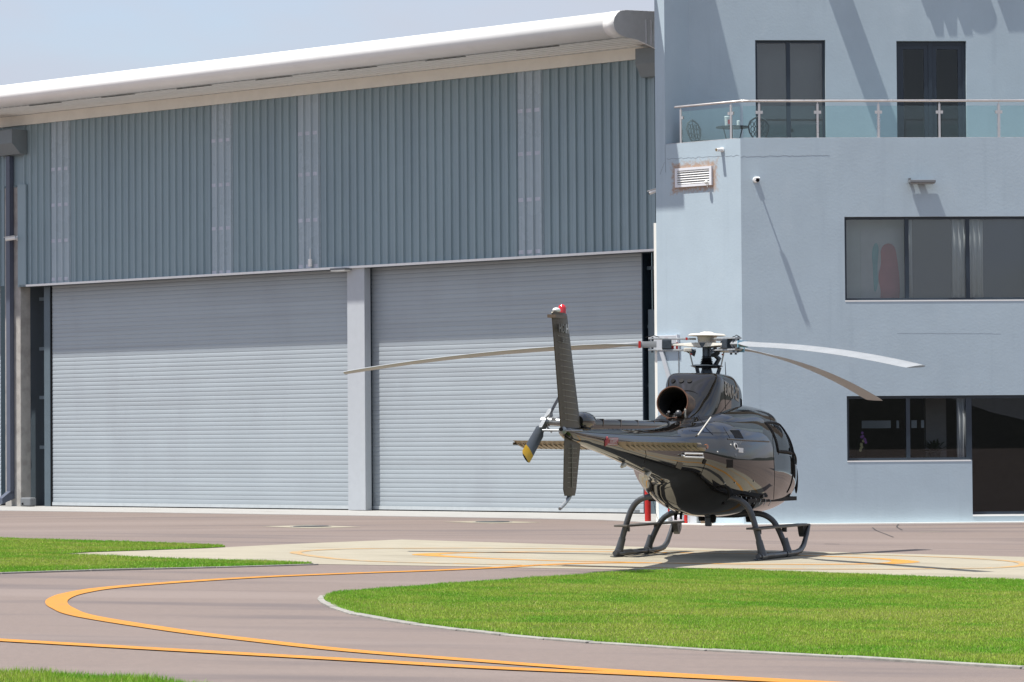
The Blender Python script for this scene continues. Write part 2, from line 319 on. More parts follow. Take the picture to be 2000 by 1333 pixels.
tl = _n.new('ShaderNodeBsdfTranslucent'); _l.new(at.outputs['Color'], tl.inputs[0]); ms = _n.new('ShaderNodeMixShader'); ms.inputs[0].default_value = .3
_l.new(_b.outputs[0], ms.inputs[1]); _l.new(tl.outputs[0], ms.inputs[2]); _l.new(ms.outputs[0], _n['Material Output'].inputs[0])
def vnoise(x, y, s, seed):
    r = np.random.default_rng(seed).random((64, 64)); u = x/s; v = y/s; i = np.floor(u).astype(int); j = np.floor(v).astype(int); fu = u-i; fv = v-j
    fu = fu*fu*(3-2*fu); fv = fv*fv*(3-2*fv); g_ = lambda a, b: r[a % 64, b % 64]
    return (g_(i, j)*(1-fu)+g_(i+1, j)*fu)*(1-fv)+(g_(i, j+1)*(1-fu)+g_(i+1, j+1)*fu)*fv
def inside(poly, x, y):
    c = np.zeros(len(x), bool); n = len(poly)
    for i in range(n):
        x1, y1 = poly[i][:2]; x2, y2 = poly[(i+1) % n][:2]
        c ^= ((y1 > y) != (y2 > y)) & (x < (x2-x1)*(y-y1)/(y2-y1+1e-12)+x1)
    return c
def edge_dist(poly, x, y):
    d = np.full(len(x), 9.); n = len(poly)
    for i in range(n):
        a = poly[i][:2]; b = poly[(i+1) % n][:2]; ab = b-a; t = np.clip(((x-a[0])*ab[0]+(y-a[1])*ab[1])/(ab@ab+1e-9), 0, 1)
        d = np.minimum(d, np.hypot(x-a[0]-t*ab[0], y-a[1]-t*ab[1]))
    return d
def blades(px, dens, wid, h0, h1, label, seed):
    poly = gp(px); P = np.array([p[:2] for p in poly]); rg = np.random.default_rng(seed)
    x0, y0 = P.min(0); x1, y1 = P.max(0); N = int((x1-x0)*(y1-y0)*dens)
    x = rg.uniform(x0, x1, N); y = rg.uniform(y0, y1, N)
    k = (np.abs(x) < y*.165+.8) & inside(poly, x, y); x = x[k]; y = y[k]; n = len(x)
    ed = edge_dist(poly, x, y); edge = np.exp(-ed/.22)
    big = vnoise(x+40, y*1.0, 1.7, seed+1); mid = vnoise(x+20, y, .45, seed+2); sm = vnoise(x+9, y, .13, seed+3)
    h = rg.uniform(h0, h1, n)*(.7+.5*mid+.35*sm)*(1+.45*edge)
    a = rg.uniform(0, 2*math.pi, n); ln = rg.uniform(.1, .75, n)*h; la = rg.uniform(0, 2*math.pi, n); z = hgt(x, y)+.011
    dx = np.cos(a)*wid*(.7+.6*rg.random(n))/2; dy = np.sin(a)*wid/2
    V = np.empty((n, 3, 3)); V[:, 0] = np.stack([x-dx, y-dy, z], 1); V[:, 1] = np.stack([x+dx, y+dy, z], 1); V[:, 2] = np.stack([x+np.cos(la)*ln, y+np.sin(la)*ln, z+h], 1)
    me = bpy.data.meshes.new('grass'); me.vertices.add(3*n); me.vertices.foreach_set('co', V.ravel()); me.loops.add(3*n); me.loops.foreach_set('vertex_index', np.arange(3*n, dtype=np.int32))
    me.polygons.add(n); me.polygons.foreach_set('loop_start', np.arange(0, 3*n, 3, dtype=np.int32)); me.polygons.foreach_set('loop_total', np.full(n, 3, np.int32)); me.update()
    green = np.array([.098, .205, .020]); lush = np.array([.170, .405, .026]); dry = np.array([.44, .42, .16])
    t1 = np.clip(.55*big+.45*mid+.25*(rg.random(n)-.5), 0, 1)[:, None]; t1 = np.clip((t1-.25)/.45, 0, 1); dr = ((rg.random(n) < .07+.30*np.clip(big+.6*mid-.70, 0, 1)*(1-edge)))[:, None]
    yl = np.array([.37, .48, .065]); c = lush*(1-t1)+yl*t1; c = c*(1-.7*edge[:, None])+lush*(.7*edge[:, None]); c = np.where(dr, dry, c)*(.75+.5*rg.random((n, 1)))
    ca = me.color_attributes.new('tone', 'FLOAT_COLOR', 'POINT'); cc = np.ones((n, 3, 4)); cc[:, :, :3] = c[:, None, :]; ca.data.foreach_set('color', cc.ravel())
    me.materials.append(M['grass']); o = bpy.data.objects.new('grass', me); COL.objects.link(o); tag(o, label, 'grass', kind='stuff'); return n
ng = blades(LC, 6200, .0075, .008, .024, 'short green grass of the large lawn island on the right', 11)
ng += blades(LL, 4400, .010, .008, .026, 'short green grass of the lawn at the left beside the pad', 21)
ng += blades(LF, 8000, .007, .012, .040, 'green grass of the strip in the lower left corner', 31)
print('blades', ng)
# kerb edges along the central lawn
def kerb_run(px, w, name, gaps=()):
    c = [G(*p) for p in px]; mb = MB()
    for i in range(len(c)-1):
        if i in gaps: continue
        a, b = c[i], c[i+1]; t = (b-a)/np.linalg.norm(b-a); L = np.linalg.norm(b-a); nn = np.array([-t[1], t[0], 0]); nn = nn/np.linalg.norm(nn)
        m_ = max(1, int(L/1.0))
        for j in range(m_): mb.frame(a+t*L*j/m_, t, nn, Z3, .006, L/m_-.006, -w/2, w/2, -.05, .014+.010*random.random())
    return tag(mb.obj(name, M['kerb'], bevel=.006), kind='structure')
kerb_run([(634, 1166), (629, 1172), (637, 1180), (652, 1187.5), (694, 1201.5), (750, 1211.5), (810, 1221), (900, 1232.5), (985, 1242), (1070, 1250), (1153, 1257), (1180, 1258.2), (1385, 1272), (1651, 1286), (2000, 1307.3), (2400, 1331)], .10, 'kerb_edge')
kerb_run([(-200, 1128), (0, 1121.6), (175, 1116), (420, 1110), (620, 1104)], .06, 'kerb_edge')
# white apron in front of the hangar, strip along the office
ap = [HW(26, 0, .0), HW(-.9, 0, .0), G(1283, 1016), G(1290, 1023.5), G(1262, 1022), G(1240, 1020), G(1177, 1016.7), G(1050, 1014), G(700, 1008.2), G(260, 1001.6), G(0, 998.4), G(-200, 996)]
ap = [np.array([p[0], p[1], 0]) for p in ap]; ap[0] = ap[0]-nH*.6; ap[1] = ap[1]-nH*.6
sheet(ap, .012, 'white_apron', M['apron'], thick=.03)
st = [CH(2.3, 0, -.3), CH(2.3, 0, .45), CH(.18, 0, .42), FA(-1.2, 0, .2), FA(9, 0, .2), FA(9, 0, -.2), FA(-1.4, 0, -.2)]
sheet([np.array([p[0], p[1], 0]) for p in st], .022, 'wall_foot_strip', M['cream'], thick=.03)
# manhole surrounds
for k, (cx_, cy_, hw_, hh_) in enumerate([(607, 1029.5, 98, 3.1), (962, 1020.6, 98, 2.6)]):
    sheet(gp([(cx_-hw_, cy_-.6), (cx_, cy_-hh_), (cx_+hw_, cy_+.4), (cx_-2, cy_+hh_)]), .005, 'manhole_surround', M['concrete'])
    P = G(cx_, cy_); mb = MB(); mb.tube([P+Z3*.004, P+Z3*.02], .36, 28); r_ = MB(); r_.tube([P+Z3*.003, P+Z3*.012], .42, 28)
    e = empty('manhole_cover', P, ['round iron manhole cover in the nearer, left concrete diamond on the asphalt', 'round iron manhole cover in the farther, right concrete diamond by the hangar apron'][k], 'manhole cover')
    adopt(mb.obj('lid', M['iron']), e); adopt(r_.obj('ring', M['kerb']), e)
# hills round the far horizon (seen mirrored in paint and glass)
hb = MB(); rings = []
for rr, hh in ((420, 0), (470, 1), (560, 1.5), (700, .4)):
    rings.append([(rr*math.cos(a), rr*math.sin(a)+40, -.5+hh*(9+6*math.sin(3*a+1)+4*math.sin(7*a)+2.5*math.sin(17*a)+1.2*math.sin(41*a))) for a in np.linspace(0, 2*math.pi, 220, endpoint=False)])
M['hill'] = mat('wooded hill', (.022, .026, .020), .95, var=.35, scale=.02)
hb.loft(rings, cap=False); tag(hb.obj('hills', M['hill'], smooth=True), kind='structure')

# ------------------------------------------------------------------ hangar
hang = empty('hangar_building', HW(10, 0), 'long slate blue corrugated hangar with white curved eave and two roller shutters', 'hangar')
def hpart(mb, name, m, label=None, parent=None, **k):
    o = mb.obj(name, m, **k); adopt(o, hang) if parent is None else None
    if parent is not None: o.parent = parent
    if label: o['label'] = label
    return o
def hbox(s0, s1, z0, z1, o0, o1): return MB().frame(PH, dH, nH, Z3, s0, s1, o0, o1, z0, z1)
PIT = .265
def clad(s0, s1, z0, z1, off=0., phase=0.):
    pr = []; k0 = math.floor((s0-phase)/PIT)-1; k1 = math.ceil((s1-phase)/PIT)+1
    for k in range(k0, k1):
        b = phase+k*PIT
        for ds, o in ((0, 0), (.008, .012), (.020, .050), (.026, .054), (.058, .054), (.064, .050), (.076, .012), (.084, 0), (.165, 0), (.171, .006), (.187, .006), (.193, 0)): pr.append((b+ds, o))
    pr = [(s, o) for s, o in pr if s0 <= s <= s1]; pr = [(s0, pr[0][1])]+pr+[(s1, pr[-1][1])]
    mb = MB(); vs = []
    for s, o in pr: vs += [HW(s, z0, o+off), HW(s, z1, o+off)]
    mb.add(vs, [(2*i, 2*i+2, 2*i+3, 2*i+1) for i in range(len(pr)-1)]); return mb
ZC0, ZC1 = 6.06, 10.42
sky_px = [(104, 137), (416, 457), (589, 632), (1010, 1062)]
sk = [tuple(sorted((hws(a, 400)[0], hws(b, 400)[0]))) for a, b in sky_px]; ph = sk[3][0]
sk = [(ph+round((a-ph)/PIT)*PIT-.005, ph+round((a-ph)/PIT)*PIT+3*PIT+.005) for a, b in sk]
edges = [-1.1]+[v for a, b in sorted(sk) for v in (a, b)]+[hws(41.5, 400)[0]]
for i in range(0, len(edges), 2): hpart(clad(edges[i], edges[i+1], ZC0, ZC1, 0, ph), 'cladding', M['clad'])
for i, (a, b) in enumerate(sk):
    o = hpart(clad(a, b, ZC0-.03, ZC1, .006, ph), 'skylight', M['skylight'])
    pbm = mat('purlin band', (.52, .55, .62), .5, var=.15, scale=6)
    xm = [120, 437, 610, 1036][i]
    for ypx in ([330, 400, 470, 545], [274, 361, 446, 532], [260, 340, 430, 520], [216, 300, 390, 492])[i]:
        z = hws(xm, ypx)[1]
        for q in range(3): hpart(MB().frame(PH, dH, nH, Z3, a+.095+q*PIT, a+.262+q*PIT, .006, .014, z-.045, z+.045), 'purlin_band', pbm, parent=o)
hpart(hbox(-1.1, 25, 10.42, 10.69, .02, .10), 'wall_fascia', M['cream'])
s_end = -.80
zf = MB(); zf.frame(PH, dH, nH, Z3, -.75, hws(41, 556)[0], .0, .075, 6.0, 6.055); hpart(zf, 'door_flashing', M['white'])
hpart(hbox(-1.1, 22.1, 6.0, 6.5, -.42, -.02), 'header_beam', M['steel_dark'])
# roof with bullnose eave
nose = [(.45, 11.40), (1.50, 11.335), (1.70, 11.30), (1.81, 11.235), (1.90, 11.14), (1.945, 11.03), (1.93, 10.93), (1.87, 10.84), (1.76, 10.775), (1.62, 10.74), (1.45, 10.722)]
rf = MB(); top = [(-14, 12.1)]+nose; S0, S1 = s_end, 36
rf.add([HW(S0, z, u) for u, z in top]+[HW(S1, z, u) for u, z in top], [(i, i+1, i+1+len(top), i+len(top)) for i in range(len(top)-1)])
ro = hpart(rf, 'roof_sheet', M['white'], smooth=True); sm_ = ro.modifiers.new('t', 'SOLIDIFY'); sm_.thickness = .012; sm_.offset = -1
ep = MB(); prof = nose+[(1.12, 10.70), (.47, 10.56), (.06, 10.50), (.06, 11.42)]
epv = [HW(s_end-.012, z, u) for u, z in prof]+[HW(s_end+.03, z, u) for u, z in prof]; n_ = len(prof)
ep.add(epv, [tuple(range(n_)), tuple(range(2*n_-1, n_-1, -1))]+[(i, (i+1) % n_, (i+1) % n_+n_, i+n_) for i in range(n_)])
eo = hpart(ep, 'roof_end_plate', mat('pale blue end plate', (.90, .91, .92), .45, var=.05))
for u in (.50, .62, .80): hpart(MB().frame(PH, dH, nH, Z3, s_end-.03, s_end-.013, u-.012, u+.012, 10.60+u*.05, 11.18), 'plate_rib', M['alu'], parent=eo)
so = MB(); pr = []
s = s_end+.04
while s < 30:
    pr += [(s, 0), (s+.02, .035), (s+.055, .035), (s+.075, 0)]; s += PIT
sv = []
for s, o in pr: sv += [HW(s, 10.700+o*.9, .06), HW(s, 10.716+o*.9, 1.5)]
so.add(sv, [(2*i, 2*i+2, 2*i+3, 2*i+1) for i in range(len(pr)-1)])
hpart(so, 'soffit', mat('white soffit sheet', (.86, .86, .83), .5, var=.04))
for s in np.arange(1.2, 30, 2.9): hpart(MB().frame(PH, dH, nH, Z3, s, s+1.3, 1.46, 1.50, 10.700, 10.706), 'soffit_gap', M['black'])
slv = MB(); pr_ = [(1.6+(u-1.6)*1.014, 11.03+(z-11.03)*1.014) for u, z in nose]
slv.add([HW(s_end-.004, z, u) for u, z in pr_]+[HW(s_end+.30, z, u) for u, z in pr_], [(i, i+1, i+1+len(pr_), i+len(pr_)) for i in range(len(pr_)-1)])
ob_ = hpart(slv, 'eave_end_sleeve', M['white'], smooth=True); sm_ = ob_.modifiers.new('t', 'SOLIDIFY'); sm_.thickness = .004
# shutters
OD = -.35
def shutter(s0, s1):
    e = empty('roller_shutter', HW((s0+s1)/2, 0, OD), None, None); del_ = MB(); prof = []
    z = .13; P_ = .1118
    while z < 6.2:
        for t, o in ((0, 0), (.004, .006), (.02, .0085), (.05, .0095), (.085, .008), (.1, .005), (.106, 0)): prof.append((z+t, o))
        z += P_
    vs = []
    for zz, o in prof: vs += [HW(s0, zz, OD+o), HW(s1, zz, OD+o)]
    del_.add(vs, [(2*i, 2*i+1, 2*i+3, 2*i+2) for i in range(len(prof)-1)])
    c = hpart(del_, 'shutter_door', M['slat'], smooth=False)
    hpart(MB().frame(PH, dH, nH, Z3, s0, s1, OD-.01, OD+.03, .04, .128), 'bottom_rail', M['rail'], parent=c)
    hpart(MB().frame(PH, dH, nH, Z3, s0, s1, OD-.01, OD+.025, .012, .038), 'rubber_seal', M['black'], parent=c)
    hpart(MB().frame(PH, dH, nH, Z3, s0+.12, s0+.28, OD+.031, OD+.05, .06, .11), 'lock', M['grey_p'], parent=c, bevel=.006)
    bpy.data.objects.remove(e); return c
sR0 = hws(1257, 800, OD)[0]; sL1 = hws(103, 800, OD)[0]
A = shutter(sR0, 9.2); A['label'] = 'right grey roller shutter door behind the helicopter'
B = shutter(9.2, sL1); B['label'] = 'left grey roller shutter door'
c0, c1 = hws(713, 800)[0], hws(679, 800)[0]
hpart(MB().frame(PH, dH, nH, Z3, hws(727.5, 800, OD)[0], hws(724.5, 800, OD)[0], OD, OD+.035, .02, 6.0), 'shutter_guide', M['navy'])
cc_ = hpart(hbox(c0, c1, .02, 6.0, -.22, .0), 'column', M['column'], label='pale grey box column between the two shutters', bevel=.01)
# left jamb
hpart(hbox(sL1, sL1+.04, .0, 6.0, OD-.05, OD+.04), 'shutter_guide', M['black'])
hpart(hbox(sL1+.04, sL1+.29, .0, 6.0, OD-.05, OD+.06), 'jamb_post', M['steel'], bevel=.01)
jg = hws(62, 800, -.5)[0]
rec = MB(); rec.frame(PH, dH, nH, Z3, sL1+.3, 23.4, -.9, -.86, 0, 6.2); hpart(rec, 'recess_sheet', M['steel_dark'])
gmt = mat('blue grey girt', (.20, .25, .29), .45, var=.05)
for ypx in (585, 682, 777, 874): z = hws(75, ypx, -.7)[1]; hpart(MB().frame(PH, dH, nH, Z3, sL1+.3, sL1+.95, -.76, -.68, z-.045, z+.045), 'girt', gmt)
hpart(MB().frame(PH, dH, nH, Z3, sL1+.36, sL1+.50, -.66, -.60, 0, 4.9), 'steel_strip', gmt)
k0 = hws(40.5, 800)[0]; k1 = hws(10, 800)[0]
hpart(hbox(k0, k1, 0, 8.75, -.36, .0), 'concrete_column', M['conc_col'], bevel=.02)
k2 = hws(52.5, 450, .03)[0]
hpart(hbox(k2, k0+.02, 6.0, 8.8, .01, .075), 'corner_flashing', M['clad'])
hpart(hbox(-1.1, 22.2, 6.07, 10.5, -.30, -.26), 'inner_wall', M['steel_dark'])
# bay on the far left
hpart(clad(k1+.02, 26, ZC0, ZC1, 0, ph), 'cladding', M['clad'])
hpart(hbox(k0-.05, k1+.1, 8.8, 10.45, -.02, -.01), 'cladding_strip', M['clad'])
for ypx in (683, 777, 874): z = hws(5, ypx, -.7)[1]; hpart(MB().frame(PH, dH, nH, Z3, k1, k1+.5, -.76, -.68, z-.045, z+.045), 'girt', M['steel'])
shl0 = hws(2, 800, OD)[0]
C_ = shutter(shl0, 27); C_['label'] = 'sliver of the third roller shutter at the left edge'
# right recess next to the office
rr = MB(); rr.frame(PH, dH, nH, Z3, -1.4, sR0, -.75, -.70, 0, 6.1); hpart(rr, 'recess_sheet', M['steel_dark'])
for ypx in (524, 638, 753, 853): z = hws(1266, ypx, -.5)[1]; hpart(MB().frame(PH, dH, nH, Z3, -1.2, sR0+.02, -.56, -.48, z-.04, z+.04), 'girt', M['steel'])
hpart(MB().frame(PH, dH, nH, Z3, -1.2, hws(1266.5, 700, -.42)[0], -.46, -.42, 0, 4.7), 'steel_strip', M['steel'])
hpart(MB().frame(PH, dH, nH, Z3, sR0-.03, sR0, OD-.3, OD+.03, 0, 6.05), 'jamb_post', M['navy'])
# downpipe and hoppers
dp = MB(); d0, d1 = hws(19.5, 700, .16)[0], hws(12, 700, .16)[0]
dp.frame(PH, dH, nH, Z3, d0, d1, .012, .16, .35, 9.6)
dp.add([HW(s_, z_, o_) for s_ in (d0, d1) for (z_, o_) in ((.42, .012), (.42, .16), (.24, .44), (.08, .44), (.22, .012))], [(0, 1, 2, 3, 4), (9, 8, 7, 6, 5), (0, 5, 6, 1), (1, 6, 7, 2), (2, 7, 8, 3), (3, 8, 9, 4), (4, 9, 5, 0)])
hpart(dp, 'downpipe', mat('navy downpipe', (.085, .10, .14), .35, var=.05), bevel=.006)
dk = MB(); dk.frame(PH, dH, nH, Z3, d1+.01, d1+.09, .0, .06, .35, 9.5)
def hopper(s0, s1, z0, z1, u1, name):
    mb = MB(); pr = [(.0, z1), (u1, z1), (u1, z0+.28), (u1*.45, z0), (.0, z0)]; n = len(pr)
    mb.add([HW(s0, z, u) for u, z in pr]+[HW(s1, z, u) for u, z in pr], [tuple(range(n)), tuple(range(2*n-1, n-1, -1))]+[(i, (i+1) % n, (i+1) % n+n, i+n) for i in range(n)])
    return hpart(mb, name, M['hopper'], bevel=.01)
h0_, h1_ = hws(23, 260, .55)[0], hws(-25, 260, .55)[0]
hopper(h0_, h1_, 9.62, 10.28, .55, 'rainwater_hopper')
h0_, h1_ = hws(1283, 110, .45)[0], hws(1235, 110, .45)[0]
hopper(h0_-.6, h1_, 9.98, 10.62, .35, 'rainwater_hopper')
# walls of the box behind
hpart(hbox(-1.3, -1.2, 0, 11.2, -26, .0), 'side_wall', M['clad']); hpart(hbox(35.9, 36, 0, 11.2, -26, .0), 'side_wall', M['clad']); hpart(hbox(-1.3, 36, 0, 12, -26, -25.9), 'rear_wall', M['clad'])

# ------------------------------------------------------------------ office building
off = empty('office_building', FA(0, 0), 'blue grey plastered three storey office block with balcony and chamfered corner', 'building')
def opart(mb, name, m, label=None, parent=None, **k):
    o = mb.obj(name, m, **k); o.parent = parent if parent is not None else off
    if parent is None: o.matrix_parent_inverse = off.matrix_basis.inverted()
    if label: o['label'] = label
    return o
def wall(P0, d, nrm, s0, s1, z0, z1, holes, th=.24):
    ss = sorted(set([s0, s1]+[v for h in holes for v in h[:2]])); zs = sorted(set([z0, z1]+[v for h in holes for v in h[2:]])); ss = [v for v in ss if s0 <= v <= s1]
    # refine for bump shading continuity is not needed
    solid = {}
    for i in range(len(ss)-1):
        for j in range(len(zs)-1):
            a, b = (ss[i]+ss[i+1])/2, (zs[j]+zs[j+1])/2; solid[i, j] = not any(h[0] < a < h[1] and h[2] < b < h[3] for h in holes)
    mb = MB(); P = lambda s, z, o: P0+d*s+nrm*o+Z3*z
    for (i, j), sd in solid.items():
        if not sd: continue
        a, b, c, e = ss[i], ss[i+1], zs[j], zs[j+1]
        mb.add([P(a, c, 0), P(b, c, 0), P(b, e, 0), P(a, e, 0)], [(0, 1, 2, 3)]); mb.add([P(a, c, -th), P(b, c, -th), P(b, e, -th), P(a, e, -th)], [(3, 2, 1, 0)])
        for (ii, jj, q) in ((i-1, j, (a, c, a, e)), (i+1, j, (b, c, b, e)), (i, j-1, (a, c, b, c)), (i, j+1, (a, e, b, e))):
            if not solid.get((ii, jj), False): mb.add([P(q[0], q[1], 0), P(q[2], q[3], 0), P(q[2], q[3], -th), P(q[0], q[1], -th)], [(0, 1, 2, 3)])
    return mb
ZT = 7.74; SR = 9.0
W1 = (.57, 6.6, 4.475, 6.155); W2 = (.58, 3.10, 1.262, 2.56); W3 = (3.10, 6.2, .165, 2.56)
opart(wall(PF, dF, nF, -1.51, SR, 0, ZT, [W1, W2, W3]), 'front_wall', M['plaster'])
# chamfer wall with rust stain round the louvre
vs0, vz1 = chs(1320.5, 330); vs1, vz0 = chs(1392, 361)
vsm, vzm = (vs0+vs1)/2, (vz0+vz1)/2; vw, vh = abs(vs0-vs1)/2, .185
m = M['plaster'].copy(); m.name = 'plaster with rust stain'; nt = m.node_tree; n = nt.nodes; l = nt.links; b = n['Principled BSDF']
geo = n.new('ShaderNodeNewGeometry')
def vm(op, a, bv):
    q = n.new('ShaderNodeVectorMath'); q.operation = op; l.new(a, q.inputs[0]); q.inputs[1].default_value = bv; return q
def mth(op, a, bb, clamp=False):
    q = n.new('ShaderNodeMath'); q.operation = op; q.use_clamp = clamp
    for k, v in enumerate((a, bb)):
        if v is None: continue
        if isinstance(v, (int, float)): q.inputs[k].default_value = v
        else: l.new(v, q.inputs[k])
    return q.outputs[0]
CV = CH(vsm, vzm); sub = vm('SUBTRACT', geo.outputs['Position'], tuple(CV))
da = vm('DOT_PRODUCT', sub.outputs[0], tuple(dH)).outputs['Value']; db = vm('DOT_PRODUCT', sub.outputs[0], (0, 0, 1)).outputs['Value']
dist = mth('MAXIMUM', mth('SUBTRACT', mth('ABSOLUTE', da, None), vw), mth('SUBTRACT', mth('ABSOLUTE', db, None), vh))
zn = n.new('ShaderNodeTexNoise'); zn.inputs['Scale'].default_value = 13; zn.inputs['Detail'].default_value = 8; zn.inputs['Roughness'].default_value = .7; l.new(geo.outputs['Position'], zn.inputs[0])
k_ = mth('SUBTRACT', mth('MULTIPLY', zn.outputs[0], .70), mth('MULTIPLY', dist, 1.6)); rg_ = n.new('ShaderNodeMapRange'); rg_.interpolation_type = 'SMOOTHSTEP'; rg_.inputs[1].default_value = .08; rg_.inputs[2].default_value = .34; rg_.inputs[4].default_value = .85; l.new(k_, rg_.inputs[0])
mx = n.new('ShaderNodeMix'); mx.data_type = 'RGBA'; mx.inputs['B'].default_value = (.36, .22, .13, 1); l.new(b.inputs['Base Color'].links[0].from_socket, mx.inputs['A']); l.new(rg_.outputs[0], mx.inputs['Factor']); l.new(mx.outputs['Result'], b.inputs['Base Color'])
opart(MB().frame(COR, dH, nH, Z3, 0.002, 1.94, -.24, -.001, 0, ZT-.002), 'chamfered_wall', m)
opart(MB().frame(COR, dH, nH, Z3, 1.94, 2.2, -.30, 0, 0, 13.2), 'corner_pier', M['plaster'])
PP = COR+dH*1.94; q = onplane(1346, 100, PP, dH); SL = float((q-PP)@(-nH)); RD = float((PF-q)@nF)
opart(MB().frame(PP, dH, nH, Z3, 0, .26, -SL-.02, -.30, 7.2, 13.2), 'recess_side_wall', M['plaster'])
opart(MB().frame(PP, dH, nH, Z3, .0, .26, -1.6, -SL-.02, 0, 13.2), 'left_side_wall', M['plaster'])
PR = PF-nF*RD
sq = float((q-PF)@dF)
D1 = (-.94, .52, 7.45, 9.95); D2 = (2.0, 3.46, 7.45, 9.93)
opart(wall(PR, dF, nF, sq-.02, SR, 7.2, 13.4, [D1, D2]), 'upper_wall', M['plaster'])
fl = MB(); pts = [FA(-1.46, 0, -.12), FA(SR, 0, -.12), FA(SR, 0, -RD-.3), FA(sq-.4, 0, -RD-.3), CH(2.1, 0, -SL), CH(2.1, 0, -.12)]
fl.add([p+Z3*7.2 for p in pts]+[p+Z3*7.36 for p in pts], [tuple(range(5, -1, -1)), tuple(range(6, 12))]+[(i, (i+1) % 6, (i+1) % 6+6, i+6) for i in range(6)])
opart(fl, 'balcony_floor', M['kerb'])
cpm = mat('weathered capping', (.44, .45, .46), .8, var=.25, scale=8)
opart(MB().frame(PF, dF, nF, Z3, -1.43, SR, -.23, -.01, ZT+.001, ZT+.012), 'parapet_capping', cpm); opart(MB().frame(COR, dH, nH, Z3, .1, 1.93, -.23, -.01, ZT+.001, ZT+.012), 'parapet_capping', cpm)
# slab added above, out of view, sized to cast the shade on the corner
cn = MB(); cn.frame(COR, dH, nH, Z3, 2.37, 3.2, -.6, 1.86, 11.98, 12.2); cn.frame(COR, dH, nH, Z3, 2.2, 2.37, -.6, -.2, 12.0, 12.18); opart(cn, 'unseen_shade_slab', M['plaster'])
opart(MB().frame(PR, dF, nF, Z3, .10, .56, 0, 1.3, 12.2, 12.34), 'roof_beam', M['plaster'])
def slet(s0, s1, z0, z1, o0=.03, o1=.17): opart(MB().frame(PR, dF, nF, Z3, s0-.46, s1-.46, o0, o1, z0, z1), 'roof_sign_letter', M['navy'])
slet(2.80, 2.96, 11.42, 12.3); slet(3.08, 3.24, 11.43, 12.3); slet(3.40, 3.56, 11.44, 12.3); slet(2.62, 3.60, 11.82, 12.3); slet(4.32, 5.3, 11.52, 12.5)
th_ = np.linspace(0, 2*math.pi, 25)[:-1]
sg = MB(); sg.loft([[PR+dF*(3.32+r_*math.cos(t))+Z3*(11.78+r_*math.sin(t))+nF*o for t in th_] for r_, o in ((.30, .03), (.30, .17))])
opart(sg, 'roof_sign_letter', M['navy'])
opart(MB().frame(PR, dF, nF, Z3, -2.8, SR, -12, 0, 13.4, 13.6), 'roof', M['kerb'])
opart(MB().frame(PF, dF, nF, Z3, SR, SR+.2, -14, 0, 0, 13.4), 'right_side_wall', M['plaster'])
# windows
def window(P0, x0, x1, z0, z1, mull, name, parts, fw_=.05, dep=.10, gm_=None, sash=0.):
    fr = MB(); fo, fi = -dep, -dep-.07
    fr.frame(P0, dF, nF, Z3, x0, x1, fi, fo, z0, z0+fw_); fr.frame(P0, dF, nF, Z3, x0, x1, fi, fo, z1-fw_, z1)
    fr.frame(P0, dF, nF, Z3, x0, x0+fw_, fi, fo, z0+fw_, z1-fw_); fr.frame(P0, dF, nF, Z3, x1-fw_, x1, fi, fo, z0+fw_, z1-fw_)
    for mm in mull: fr.frame(P0, dF, nF, Z3, mm-.04, mm+.04, fi-.001, fo+.003, z0+fw_-.001, z1-fw_+.001)
    f_ = opart(fr, name, M['navy'], bevel=.004)
    es = [x0+fw_]+[v for mm in mull for v in (mm-.04, mm+.04)]+[x1-fw_]
    for i in range(0, len(es), 2):
        if sash:
            sh = MB(); a, b_, c, e = es[i], es[i+1], z0+fw_, z1-fw_
            sh.frame(P0, dF, nF, Z3, a, b_, fi+.01, fo-.015, c, c+sash*.8); sh.frame(P0, dF, nF, Z3, a, b_, fi+.01, fo-.015, e-sash, e); sh.frame(P0, dF, nF, Z3, a, a+sash, fi+.01, fo-.015, c+sash*.8, e-sash); sh.frame(P0, dF, nF, Z3, b_-sash, b_, fi+.01, fo-.015, c+sash*.8, e-sash)
            opart(sh, 'sash', M['navy'], parent=f_)
        opart(MB().frame(P0, dF, nF, Z3, es[i], es[i+1], fi+.03, fi+.038, z0+fw_, z1-fw_), 'pane', gm_ or M['glass'], parent=f_)
    return f_
w1m = [fas(1773, 500)[0], fas(1892, 500)[0], 4.32, 5.5]
window(PF, *W1, w1m, 'window_frame', None, gm_=M['glass'])
window(PF, .58, 3.06, 1.262, 2.56, [fas(1775.5, 840)[0]], 'window_frame', None, gm_=M['glass_dark'], fw_=.055)
window(PF, 3.06, 6.2, .165, 2.56, [4.6], 'glazed_door_frame', None, gm_=M['glass_dark'], fw_=.06)
window(PR, *D1, [fas(1541, 150, -RD)[0]], 'balcony_door_frame', None, gm_=M['glass'], fw_=.05)
window(PR, *D2, [2.72], 'balcony_door_frame', None, gm_=M['glass_dark'], fw_=.07, sash=.09)
for q in ((W1[0], SR-2, -.17, .006, W1[2]-.022, W1[2]+.004), (.58, 3.08, -.17, .006, 1.240, 1.266), (3.10, 6.2, -.17, .012, .135, .168)): opart(MB().frame(PF, dF, nF, Z3, *q), 'window_sill', M['white'])
